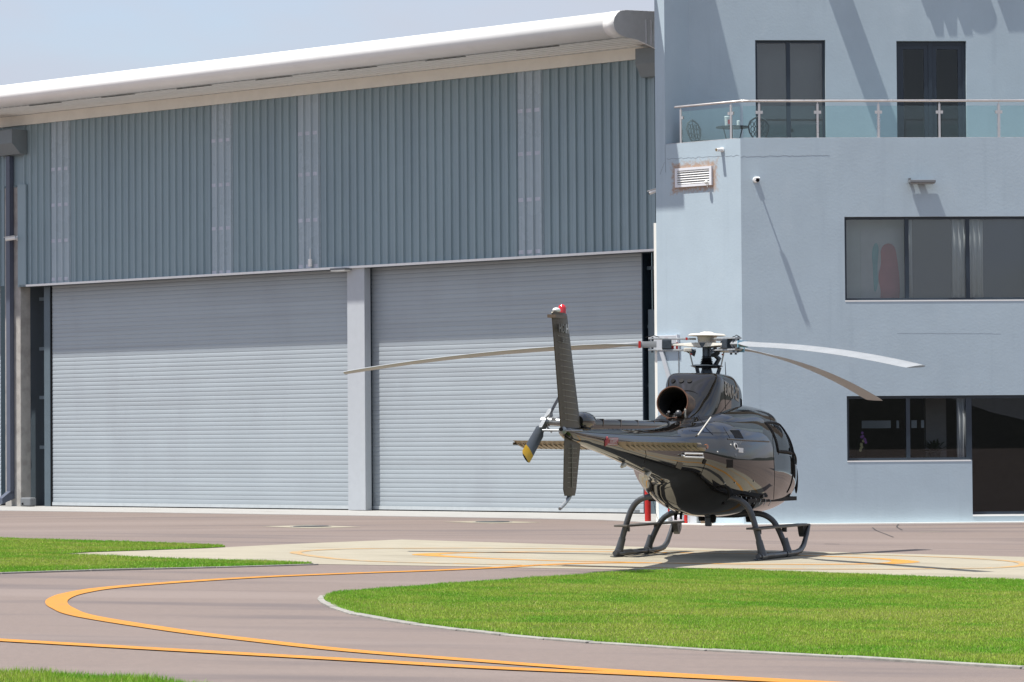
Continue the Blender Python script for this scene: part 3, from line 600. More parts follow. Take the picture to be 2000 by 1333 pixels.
# rooms behind the glass
def room(P0, x0, x1, z0, z1, depth, m_, holes=()):
    mb = MB(); mb.frame(P0, dF, nF, Z3, x0-.1, x0, -depth, -.25, z0, z1); mb.frame(P0, dF, nF, Z3, x1, x1+.1, -depth, -.25, z0, z1)
    mb.frame(P0, dF, nF, Z3, x0, x1, -depth, -.25, z0-.1, z0); mb.frame(P0, dF, nF, Z3, x0, x1, -depth, -.25, z1, z1+.1)
    o = opart(mb, 'room_shell', m_); opart(wall(P0-nF*depth, dF, nF, x0-.1, x1+.1, z0-.1, z1+.1, list(holes), .15), 'room_back_wall', m_); return o
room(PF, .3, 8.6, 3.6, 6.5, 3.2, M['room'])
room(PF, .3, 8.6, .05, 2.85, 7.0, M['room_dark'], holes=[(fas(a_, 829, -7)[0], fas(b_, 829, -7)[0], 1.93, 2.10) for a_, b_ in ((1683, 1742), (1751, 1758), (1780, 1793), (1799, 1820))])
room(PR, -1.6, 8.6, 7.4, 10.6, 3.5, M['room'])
# upper window fittings
opart(MB().frame(PF, dF, nF, Z3, .40, 1.90, -.62, -.56, 3.62, 6.4), 'room_partition', mat('pale partition', (.50, .55, .53), .8, var=.04))
bl = MB(); bl.frame(PF, dF, nF, Z3, 1.96, 2.79, -.26, -.245, 4.45, 6.4); tag(localise(bl.obj('roller_blind', M['blind']), FA(2.3, 4.45, -.41)), 'grey roller blind drawn down in the middle pane of the upper wide window', 'blind')
bl = MB(); bl.frame(PF, dF, nF, Z3, 3.40, 4.9, -.26, -.245, 4.45, 6.4); tag(localise(bl.obj('roller_blind', M['blind_dark']), FA(4, 4.45, -.41)), 'dark blue grey roller blind in the right pane of the upper wide window', 'blind')
def curtain(P0, x0, x1, z0, z1, o, lab):
    mb = MB(); n = max(6, int((x1-x0)*60)); vs = []
    for i in range(n+1):
        a = i/n; oo = o+.025*math.sin(a*(x1-x0)*62); vs += [P0+dF*(x0+(x1-x0)*a)+nF*oo+Z3*z0, P0+dF*(x0+(x1-x0)*a)+nF*(oo*1.0)+Z3*z1]
    mb.add(vs, [(2*i, 2*i+2, 2*i+3, 2*i+1) for i in range(n)]); ob = mb.obj('curtain', M['curtain'], smooth=True); sm = ob.modifiers.new('t', 'SOLIDIFY'); sm.thickness = .006
    return tag(localise(ob, P0+dF*x0+nF*o+Z3*z0), lab, 'curtain')
curtain(PF, 2.78, 3.08, 4.44, 6.42, -.24, 'pale curtain at the right of the middle pane of the upper wide window')
curtain(PF, 1.84, 1.97, 4.44, 6.42, -.24, 'narrow pale curtain at the left of the middle pane of the upper wide window')
curtain(PF, 3.09, 3.41, 4.44, 6.42, -.24, 'pale curtain at the left of the right pane of the upper wide window')
curtain(PF, 2.84, 3.03, .3, 2.75, -.22, 'pale curtain at the right end of the lower window beside the glazed door')
bl = MB(); bl.frame(PR, dF, nF, Z3, -.92, .50, -.62, -.60, 7.42, 10.2); tag(localise(bl.obj('roller_blind', mat('beige blind', (.20, .205, .19), .8, var=.05)), PR+dF*-.2-nF*.6+Z3*7.42), 'beige grey blind behind the left balcony door', 'blind')
# abstract painting
art = empty('wall_painting', FA(1.4, 4.6, -.55), 'blurred abstract painting with a red and a teal shape behind the left upper pane', 'painting')
def blob(cx_, cz, pts, o, m_, nm):
    q = [np.array(a, float) for a in pts]
    for _ in range(3): q = [v for i in range(len(q)) for v in (q[i]*.75+q[(i+1) % len(q)]*.25, q[i]*.25+q[(i+1) % len(q)]*.75)]
    pts = q; mb = MB(); n = len(pts); mb.add([FA(cx_+a, cz+b, o) for a, b in pts]+[FA(cx_+a, cz+b, o+.012) for a, b in pts], [tuple(range(n))[::-1], tuple(range(n, 2*n))]+[(i, (i+1) % n, (i+1) % n+n, i+n) for i in range(n)]); return adopt(mb.obj(nm, m_), art)
adopt(MB().frame(PF, dF, nF, Z3, .98, 1.82, -.558, -.54, 4.3, 5.95).obj('canvas', mat('pale canvas', (.52, .55, .55), .8, var=.06)), art)
blob(1.52, 5.05, [(-.22, -.8), (.22, -.8), (.26, -.2), (.2, .3), (.16, .55), (.0, .62), (-.14, .5), (-.12, .2), (-.2, -.1), (-.12, -.4)], -.539, M['artred'], 'red_shape')
blob(1.26, 5.1, [(-.02, -.5), (.08, -.3), (.05, .1), (.1, .45), (.03, .6), (-.06, .4), (-.03, 0)], -.537, M['artteal'], 'teal_shape')
bl = MB(); bl.frame(PF, dF, nF, Z3, 2.42, 2.84, -1.55, -1.35, .05, 2.85); opart(bl, 'room_pillar', mat('grey room pillar', (.30, .30, .29), .8, var=.06))
# ground-floor room contents
tb = empty('office_table', FA(1.7, .1, -2.6), 'dark table inside the ground floor window', 'table')
adopt(MB().frame(PF, dF, nF, Z3, 1.0, 2.6, -3.0, -2.1, 1.28, 1.33).obj('tabletop', M['wood']), tb)
for a in (1.05, 2.5):
    for c in (-2.95, -2.2): adopt(MB().frame(PF, dF, nF, Z3, a, a+.06, c, c+.06, .06, 1.28).obj('leg', M['wood']), tb)
pl = empty('potted_plant', FA(2.62, 1.25, -1.1), 'dark leafy houseplant behind the lower window, left of the pale curtain', 'plant')
lf = MB(); r_ = random.Random(3)
for i in range(60):
    a = r_.uniform(0, 6.28); L = r_.uniform(.15, .36); el = r_.uniform(.2, 1.3); base = FA(2.55, 1.42, -1.1); d_ = dF*math.cos(a)*math.cos(el)+nF*math.sin(a)*math.cos(el)+Z3*math.sin(el); p_ = base+d_*L; sd = np.cross(d_, Z3); sd = sd/max(np.linalg.norm(sd), .1)*.03
    lf.add([base+d_*L*.3, p_-d_*L*.25+sd, p_+Z3*-.03, p_-d_*L*.25-sd], [(0, 1, 2, 3)])
adopt(lf.obj('leaves', M['leafd']), pl); mb = MB(); b0 = FA(2.55, 1.2, -1.1); mb.tube([b0, b0+Z3*.22], [.09, .12], 14); adopt(mb.obj('pot', M['room_dark']), pl)
def orchid(s_, z_, o_, m_, nm, lab, n_fl, dx):
    e = empty(nm, FA(s_, 1.1, o_), lab, 'flower'); b0 = FA(s_, 1.15, o_); tip = FA(s_+dx, z_, o_)
    mb = MB(); mb.tube([b0, b0+Z3*(z_-1.15)*.7, tip+Z3*.05, tip+dF*dx*.5], .004, 6); adopt(mb.obj('stem', M['leafd']), e)
    fl_ = MB(); r_ = random.Random(n_fl)
    for i in range(n_fl):
        c = tip+dF*(dx*.9*i/n_fl+r_.uniform(-.03, .03))+Z3*(-.03*i+r_.uniform(-.03, .03))+nF*r_.uniform(-.02, .03)
        for k in range(5):
            a = 2*math.pi*k/5+i; p = c+dF*math.cos(a)*.032+Z3*math.sin(a)*.032; w_ = dF*-math.sin(a)*.018+Z3*math.cos(a)*.018
            fl_.add([c, p*.6+c*.4+w_, p, p*.6+c*.4-w_], [(0, 1, 2, 3)])
    adopt(fl_.obj('petals', m_), e); pt = MB(); pt.tube([FA(s_, 1.1, o_), FA(s_, 1.26, o_)], [.05, .065], 14); adopt(pt.obj('pot', M['white_p']), e)
orchid(*fas(1664, 0, -.4)[:1], 1.80, -.4, M['purple'], 'orchid', 'purple orchid at the left end of the lower window sill', 6, .1)
orchid(*fas(1682, 0, -.45)[:1], 1.64, -.45, M['yellow'], 'orchid', 'pale yellow orchid right of the purple one in the lower window', 6, -.07)
# cracks and joints in the plaster
def crack(pts, nm='crack', w=.010, m_=None):
    mb = MB()
    for a, b_ in zip(pts[:-1], pts[1:]): mb.tube([a, b_], w/2, 4)
    opart(mb, nm, m_ or M['crack'])
def jag(f_, x0, y0, x1, y1, amp, n, seed, o=.0):
    r_ = random.Random(seed); out = []
    for i in range(n+1):
        t = i/n; s_, z_ = f_(x0+(x1-x0)*t, y0+(y1-y0)*t+r_.uniform(-amp, amp)); out.append((s_, z_))
    return out
crack([CH(s_, z_, 0) for s_, z_ in jag(chs, 1302, 311, 1444, 304, 1.3, 44, 1)], w=.005)
crack([FA(s_, z_, 0) for s_, z_ in jag(fas, 1446, 306, 1620, 303, 1.2, 60, 2)], w=.006)
crack([CH(s_, z_, 0) for s_, z_ in jag(chs, 1299, 284, 1300, 338, 1.3, 9, 3)], w=.008); crack([CH(s_, z_, 0) for s_, z_ in jag(chs, 1298, 318, 1289, 341, 1., 6, 4)], w=.006)
for px_, w_ in (([(1704, 1031), (1712, 1037), (1730, 1044), (1745, 1050)], .03), ([(1755, 1024.5), (1752, 1030), (1762, 1036)], .03), ([(1840, 1038.5), (1795, 1040)], .05), ([(1610, 1063), (1640, 1063.6)], .08)):
    line([(a, b_) for a, b_ in px_], w_, 'asphalt_crack', M['asph_crack'] if w_ != .05 else M['concrete'], dz=.004)
crack([FA(s_, z_, 0) for s_, z_ in jag(fas, 1752, 651, 1955, 652, .4, 20, 5)], w=.004)
# louvre
lv = empty('louvre_vent', CH(vsm, vzm), 'white slatted wall louvre with rusty surround on the bright corner wall', 'vent')
fr = MB()
for a, b_, c, e in ((vs1, vs0, vz0-.01, vz0+.04), (vs1, vs0, vz1-.05, vz1), (vs1, vs1+.055, vz0+.04, vz1-.05), (vs0-.055, vs0, vz0+.04, vz1-.05)): fr.frame(COR, dH, nH, Z3, a, b_, 0, .045, c, e)
adopt(fr.obj('frame', M['alu'], bevel=.004), lv); adopt(MB().frame(COR, dH, nH, Z3, vs1+.05, vs0-.05, 0, .004, vz0+.03, vz1-.04).obj('backing', M['black']), lv)
for i in range(6):
    z_ = vz0+.055+i*(vz1-vz0-.11)/5.6; mb = MB(); mb.add([CH(vs1+.055, z_, .04), CH(vs0-.055, z_, .04), CH(vs0-.055, z_+.035, .008), CH(vs1+.055, z_+.035, .008), CH(vs1+.055, z_-.006, .036), CH(vs0-.055, z_-.006, .036), CH(vs0-.055, z_+.029, .004), CH(vs1+.055, z_+.029, .004)], [(0, 1, 2, 3), (7, 6, 5, 4), (0, 4, 5, 1), (2, 6, 7, 3), (1, 5, 6, 2), (0, 3, 7, 4)])
    adopt(mb.obj('blade', M['white_p']), lv)
# small dried flower-like spout under the louvre corner
sp = empty('wall_spout', CH(*chs(1385.5, 357)), 'small cream plastic bulb fitting at the lower right corner of the louvre', 'fitting')
c = CH(*chs(1385.5, 357), .10); mb = MB(); mb.ball(c, .042, .042, .04); adopt(mb.obj('bulb', M['cream'], smooth=True), sp); mb = MB(); mb.tube([CH(*chs(1385.5, 357), 0), c], .012, 8); mb.tube([c, c-Z3*.10+dH*-.03], .007, 6); adopt(mb.obj('bracket', M['cream']), sp)
c0_ = CH(*chs(1411, 293), 0); e = empty('wall_spotlight', c0_, 'small round brass tipped spotlight on the bright corner wall under the railing', 'spotlight')
mb = MB(); mb.tube([c0_, c0_+nH*.03], .05, 16); adopt(mb.obj('base', M['white_p'], smooth=True), e)
mb = MB(); mb.tube([c0_+nH*.03, c0_+nH*.17+Z3*-.01-dH*-.02], .036, 16); adopt(mb.obj('barrel', M['white_p'], smooth=True), e)
mb = MB(); mb.tube([c0_+nH*.17+Z3*-.01+dH*.02, c0_+nH*.175+Z3*-.011+dH*.02], .03, 16); adopt(mb.obj('lens', mat('brass lens', (.25, .20, .12), .3, var=.2)), e)
# CCTV cameras
def cctv(P, n_, side, aim, ln, lab, arm=.12, sc=1.):
    e = empty('security_camera', P, lab, 'camera', 'white bullet security cameras on the walls'); mb = MB(); mb.tube([P, P+n_*.045], [.062*sc, .052*sc], 18); adopt(mb.obj('mount', M['white_p'], smooth=True), e)
    aim = np.array(aim, float); aim /= np.linalg.norm(aim); c = P+n_*(arm); mb = MB(); mb.tube([P+n_*.04, c], .016*sc, 10); adopt(mb.obj('arm', M['white_p'], smooth=True), e)
    mb = MB(); mb.tube([c-aim*ln*.15, c+aim*ln*.8], .042*sc, 16); adopt(mb.obj('housing', M['white_p'], smooth=True), e)
    mb = MB(); mb.tube([c+aim*ln*.8, c+aim*(ln*.8+.012)], .037*sc, 16); adopt(mb.obj('lens', M['black']), e)
    mb = MB(); a = np.cross(aim, Z3); a /= np.linalg.norm(a); u_ = np.cross(a, aim); mb.frame(c, aim, a, u_, -ln*.1, ln*.92, -.045*sc, .045*sc, .040*sc, .048*sc); adopt(mb.obj('sunshade', M['white_p']), e)
    return e
cctv(FA(*fas(1476, 352)), nF, 1, nF*1-Z3*.22-dF*.02, .16, 'white bullet camera on the long grey front wall, casting a long slanting shadow', arm=.20)
cctv(CH(2.2, chs(1281, 371)[1], -.12), dH, 1, dH*.9+nH*.6-Z3*.35, .22, 'white bullet camera at the joint of hangar and office', arm=.06)
cctv(HW(k0+.05, hws(34, 466)[1], .02), nH, 1, dH*.75+nH*.5-Z3*.12, .3, 'white bullet camera on the concrete column at the left', arm=.16, sc=1.3)
# wall flood light
P = FA(*fas(1798, 358)); e = empty('wall_light', P, 'dark linear wall light above the upper wide window', 'wall light')
mb = MB(); mb.frame(P, dF, nF, Z3, -.26, .26, .03, .27, -.01, .045); adopt(mb.obj('housing', M['grey_p'], bevel=.008), e)
mb = MB(); mb.frame(P, dF, nF, Z3, -.24, .24, .05, .25, -.03, -.011); adopt(mb.obj('diffuser', mat('ribbed diffuser', (.28, .27, .25), .4, var=.2, scale=30)), e)
mb = MB(); mb.frame(P, dF, nF, Z3, -.06, .06, 0, .03, -.03, .05); mb.frame(P, dF, nF, Z3, -.25, -.20, 0, .03, .045, .10); adopt(mb.obj('bracket', M['grey_p']), e)
P = HW(*hws(672, 528, .05), .05); e = empty('door_light', P, 'pale linear floodlight under the hangar door flashing, beside the centre column', 'wall light')
mb = MB(); mb.frame(P, dH, nH, Z3, -.22, .3, -.05, .2, .0, .045); adopt(mb.obj('housing', M['grey_p'], bevel=.006), e)
mb = MB(); mb.frame(P, dH, nH, Z3, -.20, .28, -.03, .19, -.03, -.001); adopt(mb.obj('diffuser', M['cream']), e)
P = HW(*hws(607, 521, .07), .06); e = empty('antenna_box', P, 'small white radio box with whip antenna on the hangar skylight strip', 'antenna')
mb = MB(); mb.frame(P, dH, nH, Z3, -.05, .05, 0, .06, -.0, .19); adopt(mb.obj('box', M['white_p'], bevel=.012), e); mb = MB(); mb.tube([P+Z3*.18+nH*.03, P+Z3*.45+nH*.03], [.014, .009], 8); adopt(mb.obj('whip', M['white_p']), e)
P = HW(hws(50, 990, .2)[0], 0.02, .2); e = empty('door_motor_box', P, 'grey plastic box on the apron at the foot of the concrete column', 'box')
mb = MB(); mb.frame(P, dH, nH, Z3, -.32, .12, -.12, .1, 0, .24); adopt(mb.obj('housing', M['grey_p'], bevel=.04), e); mb = MB(); mb.tube([P+nH*.1+Z3*.07, P+nH*.12+Z3*.07], .03, 12); adopt(mb.obj('button', M['black']), e)

# ------------------------------------------------------------------ balcony railing, furniture
rl = empty('glass_railing', FA(0, ZT), 'stainless steel and glass balcony railing on the parapet', 'railing')
o_ = -.12; zr = 8.50
rail = MB(); cb = FA(-1.44, zr, o_); rail.tube([CH(1.78, zr, o_), CH(.12, zr, o_), cb+dF*.15, FA(SR, zr, o_)], .024, 12)
adopt(rail.obj('handrail', M['metal_light'], smooth=True), rl)
def gpost(P, d_, out, clamps=(-1, 1)):
    mb = MB(); mb.frame(P, d_, out, Z3, -.022, .022, -.012, .012, 0, zr-ZT-.06); mb.tube([P+Z3*(zr-ZT-.08), P+Z3*(zr-ZT)], .009, 8)
    o = mb.obj('post', M['metal_light'], bevel=.003); adopt(o, rl); 
    for sd in clamps: c = MB().frame(P, d_, out, Z3, .022*sd+(-.05 if sd < 0 else 0), .022*sd+(.05 if sd > 0 else 0), -.018, .018, .50, .56).obj('clamp', M['metal_light']); c.parent = o
chp = [chs(1330, 270, o_)[0], chs(1428, 260, o_)[0]]; fap = [fas(x, 260, o_)[0] for x in (1483, 1597, 1716, 1835, 1951)]; fap += [fap[-1]+1.22*k for k in range(1, 4)]
for s_ in chp: gpost(CH(s_, ZT, o_), dH, nH, clamps=(-1,) if s_ > 1 else (-1, 1))
for s_ in fap: gpost(FA(s_, ZT, o_), dF, nF)
def gl(Pf, a, b_): adopt(MB().frame(Pf[0], Pf[1], Pf[2], Z3, min(a, b_)+.02, max(a, b_)-.02, o_-.005, o_+.005, ZT+.02, 8.40).obj('glass_panel', M['glass_bal']), rl)
gl((COR, dH, nH), chp[0]-.02, chp[1]+.03); gl((COR, dH, nH), chp[1]-.03, .08); gl((PF, dF, nF), -1.46, fap[0]-.02)
for a, b_ in zip(fap[:-1], fap[1:]): gl((PF, dF, nF), a+.02, b_-.02)
fz = 7.36
def garden_chair(P, ang, lab):
    e = empty('garden_chair', P, lab, 'chair', 'ornate cast iron chairs on the balcony', rot=(0, 0, ang)); r_ = .011
    def put(mb, nm): o = mb.obj(nm, M['iron'], smooth=True); o.parent = e; return o
    st_ = MB(); st_.tube([(-.2, 0, .44), (-.2, 0, .455)], 0.001, 6); st_ = MB()
    ringp = [(.20*math.cos(t), .20*math.sin(t), .45) for t in np.linspace(0, 2*math.pi, 20)]
    st_.tube(ringp, .014, 6); 
    for t in np.linspace(-.16, .16, 7): w_ = math.sqrt(.2**2-t*t); st_.tube([(t, -w_, .45), (t, w_, .45)], .009, 6); st_.tube([(-w_, t, .45), (w_, t, .45)], .009, 6)
    put(st_, 'seat')
    bk = MB(); arch = [(-.17, -.12, .45), (-.20, -.20, .60), (-.22, -.22, .72), (-.24, -.17, .82), (-.25, -.08, .87), (-.255, 0, .90), (-.25, .08, .87), (-.24, .17, .82), (-.22, .22, .72), (-.20, .20, .60), (-.17, .12, .45)]
    bk.tube(arch, .019, 6); bk.tube([(-.17, 0, .45), (-.25, 0, .88)], .01, 6)
    for sg_ in (-1, 1):
        for z_, rr_ in ((.56, .06), (.66, .07), (.76, .06)):
            for yy in (.055, .135): bk.tube([(-.17-(z_-.45)*.18, sg_*yy+rr_*.75*math.cos(t)*.7, z_+rr_*.8*math.sin(t)) for t in np.linspace(0, 2*math.pi, 11)], .009, 5)
    put(bk, 'backrest')
    for sx, sy in ((1, 1), (1, -1), (-1, 1), (-1, -1)):
        lg = MB(); lg.tube([(.13*sx, .13*sy, .45), (.20*sx, .17*sy, .36), (.17*sx, .16*sy, .18), (.22*sx, .20*sy, .0)], [.016, .016, .012, .012], 7); put(lg, 'leg')
    return e
garden_chair(tuple(FA(fas(1371, 262, -1.4)[0], fz, -1.4)), R(-42), 'ornate cast iron chair at the left end of the balcony, left of the small table')
garden_chair(tuple(FA(fas(1489, 262, -1.15)[0], fz, -1.15)), R(65), 'ornate cast iron chair right of the small balcony table')
tpos = FA(fas(1431, 262, -1.2)[0], fz, -1.2); e = empty('bistro_table', tpos, 'small round iron table between the two balcony chairs', 'table')
def tput(mb, nm, m_=None): o = mb.obj(nm, m_ or M['iron'], smooth=True); o.parent = e
mb = MB(); mb.tube([(0, 0, .70), (0, 0, .725)], .34, 28); tput(mb, 'tabletop')
for k in range(3): a = 2*math.pi*k/3+.4; mb = MB(); mb.tube([(.22*math.cos(a), .22*math.sin(a), .70), (.12*math.cos(a), .12*math.sin(a), .35), (.24*math.cos(a), .24*math.sin(a), 0)], .011, 7); tput(mb, 'leg')
tp = tpos+Z3*.725
P = tp-dF*.11; e = empty('paper_cup', P, 'tall white paper cup with red print on the balcony table', 'cup')
mb = MB(); mb.tube([P, P+Z3*.19], [.042, .058], 18); adopt(mb.obj('cup', M['white_p'], smooth=True), e); mb = MB(); mb.tube([P+Z3*.19, P+Z3*.215], [.062, .056], 18); adopt(mb.obj('lid', M['white_p']), e)
mb = MB(); mb.frame(P, dF, nF, Z3, .01, .045, .036, .058, .05, .14); adopt(mb.obj('red_print', M['red']), e)
P = tp+dF*.12; mb = MB(); mb.tube([P, P+Z3*.005, P+Z3*.115, P+Z3*.125], [.030, .034, .034, .026], 16); o = mb.obj('candle', M['white_p'], smooth=True); tag(localise(o, P), 'short white candle standing right of the paper cup', 'candle')

# ------------------------------------------------------------------ things at the wall foot
def base(x, y): d = ray(x, y); return CAM+d*(-CAM[2]/d[2])
P = base(1265.5, 1019.5); e = empty('red_bollard', P, 'tall red steel bollard with white sticker behind the tail boom', 'bollard')
mb = MB(); mb.tube([P+Z3*0, P+Z3*.98], .065, 20); adopt(mb.obj('post', M['red'], smooth=True), e); mb = MB(); mb.ball(P+Z3*.98, .065, .065, .03); adopt(mb.obj('cap', M['red'], smooth=True), e)
mb = MB(); mb.frame(P, _x0, np.array([0, -1., 0]), Z3, -.045, .01, .055, .068, .70, .80); adopt(mb.obj('sticker', M['white_p']), e)
for k, (x, y, h, r_, lab) in enumerate([(1306.5, 1024.3, .62, .02, 'thin red pipe against the corner wall, left of the grey drum'), (1339.5, 1024.6, .55, .038, 'thick red pipe against the corner wall, right of the grey drum'), (1404, 1025, .45, .022, 'thin red pipe under the belly, furthest right of the red pipes')]):
    P = base(x, y); mb = MB(); mb.tube([P, P+Z3*h], r_, 12); mb.tube([P+Z3*h, P+Z3*(h+.01)], r_*1.5, 12); tag(localise(mb.obj('red_pipe', M['red'], smooth=True), P), lab, 'pipe', 'red pipes at the foot of the corner wall')
P = base(1320, 1024.3)+nH*.1; e = empty('blower_duct', P, 'pale grey round blower duct lying at the foot of the corner wall', 'duct')
a_ = np.array([-.8, -.6, 0]); c = P+Z3*.10; b_ = np.cross(a_, Z3)
mb = MB(); th = np.linspace(0, 2*math.pi, 22)[:-1]; mb.loft([[c+a_*t+b_*r_*math.cos(q_)+Z3*r_*math.sin(q_) for q_ in th] for t, r_ in ((-.18, .10), (.06, .10), (.07, .103), (.07, .088), (-.1, .08))], cap=False); adopt(mb.obj('casing', M['alu'], smooth=True), e)
mb = MB(); mb.tube([c-a_*.09, c-a_*.10], .088, 20); adopt(mb.obj('grille', M['black']), e)
for (x, y, w_, h_, m_, lab, nm) in ((1358, 1024.5, .20, .22, M['column'], 'pale grey metal box at the wall foot between the red pipes', 'meter_box'), (1381, 1025.0, .22, .24, mat('brown box', (.11, .075, .045), .6, var=.2), 'dark brown box at the wall foot under the belly', 'valve_box'), (1440, 1025.0, .34, .20, M['alu'], 'long pale box at the wall foot behind the right skid', 'meter_box')):
    P = base(x, y); e = empty(nm, P, lab, 'box'); mb = MB(); mb.frame(P, dH, nH, Z3, -w_/2, w_/2, -.08, .08, 0, h_); adopt(mb.obj('body', m_, bevel=.012), e); mb = MB(); mb.frame(P, dH, nH, Z3, -w_/2-.01, w_/2+.01, -.09, .09, h_+.001, h_+.02); adopt(mb.obj('lid', m_), e)
# cream edge post between hangar and office; junction box with strut
mb = MB(); mb.frame(COR, dH, nH, Z3, 2.201, 2.275, -.16, -.01, 0, 6.15); opart(mb, 'edge_trim', M['cream'])
P = CH(*chs(1300, 661), 0); e = empty('wall_cabinet', P, 'flat white cabinet on the corner wall behind the rotor head', 'cabinet')
a1, z1_ = chs(1275.5, 684); a2, z2_ = chs(1325.5, 655)
mb = MB(); mb.frame(COR, dH, nH, Z3, a2, a1, 0, .08, z1_, z2_); adopt(mb.obj('housing', M['column'], bevel=.01), e)
mb = MB(); mb.frame(COR, dH, nH, Z3, a2-.02, a2-.002, 0, .085, z1_, z2_+.01); adopt(mb.obj('edge_strip', M['alu']), e)
pa, pb = CH(*chs(1294, 685), .03), CH(*chs(1309, 736), .03); mb = MB(); t_ = pb-pa; L = np.linalg.norm(t_); t_ /= L; mb.frame(pa, t_, np.cross(t_, nH), nH, 0, L*1.4, -.045, .045, 0, .03); adopt(mb.obj('bracket', M['column']), e)
mb = MB(); mb.tube([CH(*chs(1326, 685), .01), CH(*chs(1327, 800), .01)], .008, 6); adopt(mb.obj('cable', M['grey_p']), e)

# ------------------------------------------------------------------ helicopter (x forward, y to its left, z up, origin under the rotor)
TH = R(18.5); gn = Vector((KS, 0, 1)).normalized(); fw = Vector((math.sin(TH), math.cos(TH), 0)); fw = (fw-gn*fw.dot(gn)).normalized(); lf = gn.cross(fw)
HM = Matrix(((fw.x, lf.x, gn.x, 2.80), (fw.y, lf.y, gn.y, 48.1), (fw.z, lf.z, gn.z, .010), (0, 0, 0, 1)))
heli = empty('helicopter', (0, 0, 0), 'dark metallic grey helicopter with three drooping blades parked on the pad', 'helicopter'); heli.matrix_world = HM
HMi = HM.inverted()
def lp(mb, name, m, parent=None, label=None, smooth=True, **k):
    o = mb.obj(name, m, smooth=smooth, **k); o.parent = parent or heli
    if label: o['label'] = label
    return o
def sect(x, zb, zt, w, zc, nt, nb, N=72):
    out = []
    for j in range(N):
        t = 2*math.pi*(j+.5)/N; c, s_ = math.cos(t), math.sin(t); n = nt if s_ > 0 else nb
        out.append((x, w*math.copysign(abs(c)**(2/n), c), zc+(zt-zc if s_ > 0 else zc-zb)*math.copysign(abs(s_)**(2/n), s_)))
    return out
ST = [(-6.93, 1.76, 1.835, .045, 1.80, 2, 2), (-6.85, 1.715, 1.845, .085, 1.79, 2, 2), (-6.0, 1.60, 1.85, .135, 1.73, 2, 2), (-5.0, 1.48, 1.86, .185, 1.68, 2, 2), (-3.4, 1.27, 1.87, .30, 1.60, 2, 2), (-2.6, 1.16, 1.90, .40, 1.55, 2.1, 2),
      (-1.95, 1.05, 1.97, .55, 1.50, 2.2, 1.9), (-1.65, .92, 2.0, .64, 1.46, 2.2, 1.9), (-1.35, .76, 2.04, .735, 1.41, 2.3, 1.8), (-.8, .63, 2.10, .845, 1.38, 2.4, 1.85), (-.2, .585, 2.14, .91, 1.36, 2.5, 2.0), (.4, .575, 2.17, .935, 1.35, 2.6, 2.2), (1.0, .575, 2.19, .935, 1.34, 2.6, 2.3), (1.5, .58, 2.17, .92, 1.32, 2.6, 2.3),
      (1.9, .59, 2.08, .885, 1.28, 2.5, 2.3), (2.3, .61, 1.90, .82, 1.22, 2.4, 2.3), (2.65, .65, 1.68, .72, 1.15, 2.3, 2.2), (2.95, .71, 1.42, .57, 1.08, 2.2, 2.2), (3.15, .79, 1.20, .38, 1.02, 2.1, 2.1), (3.26, .90, 1.04, .16, .98, 2, 2)]
sa = np.array(ST)
def interp(x, tab):
    xs = tab[:, 0]; i = int(np.clip(np.searchsorted(xs, x)-1, 0, len(xs)-2)); h = xs[i+1]-xs[i]; t = (x-xs[i])/h
    def sl(k):
        if k <= 0: return (tab[1]-tab[0])/(xs[1]-xs[0])
        if k >= len(xs)-1: return (tab[-1]-tab[-2])/(xs[-1]-xs[-2])
        a = (tab[k]-tab[k-1])/(xs[k]-xs[k-1]); b_ = (tab[k+1]-tab[k])/(xs[k+1]-xs[k]); m_ = (a+b_)/2
        return np.where(a*b_ <= 0, 0, np.sign(m_)*np.minimum(np.abs(m_), 3*np.minimum(np.abs(a), np.abs(b_))))
    m0, m1 = sl(i)*h, sl(i+1)*h
    return (2*t**3-3*t**2+1)*tab[i]+(t**3-2*t**2+t)*m0+(-2*t**3+3*t**2)*tab[i+1]+(t**3-t**2)*m1
xs_ = [-6.93, -6.9]+[round(a, 3) for a in np.arange(-6.85, 3.2, .05)]+[3.2, 3.24, 3.26]; N = 96
rings = [sect(x, *interp(x, sa)[1:], N=N) for x in xs_]
def is_win(x, t):                                        # openings in the shell
    a = t if t <= 90 else 180-t
    if -90 <= a <= 90 and t <= 180:
        if .66 <= x <= 1.56 and 10 <= a <= 44: return 'door'
        if 1.82 <= x <= 3.02 and 14 <= a <= 86 : return 'shield'
    return None
body = MB(); panes = {'door': MB(), 'shield': MB()}; V_ = [p for r_ in rings for p in r_]; fb = []; fp = {'door': [], 'shield': []}
for i in range(len(xs_)-1):
    for j in range(N):
        t = 360*(j+1)/N; x = (xs_[i]+xs_[i+1])/2; w_ = is_win(x, t); q = (i*N+j, i*N+(j+1) % N, (i+1)*N+(j+1) % N, (i+1)*N+j)
        (fp[w_] if w_ else fb).append(q)
fb += [tuple(range(N))[::-1], tuple((len(xs_)-1)*N+j for j in range(N))]
body.add(V_, fb); fus = lp(body, 'fuselage', M['heli'])
fus.modifiers.new('t', 'SOLIDIFY').thickness = .012
full = MB().add(V_, fb+fp['door']+fp['shield'])
me = bpy.data.meshes.new('g')
for k_, nm in (('door', 'door_window'), ('shield', 'windscreen')):
  for hs_ in ((-1, 1) if k_ == 'door' else (0,)):
    fq = [q for q in fp[k_] if hs_ == 0 or V_[q[0]][1]*hs_ > 0]
    used = sorted({v for q in fq for v in q}); mp_ = {v: i for i, v in enumerate(used)}
    lp(MB().add([V_[v] for v in used], [tuple(mp_[v] for v in q) for q in fq]), nm, M['hglass'])
xi_ = [i for i in range(len(xs_)) if .62 <= xs_[i] <= 1.6]; j0_, j1_ = int(10/360*N), int(44/360*N)
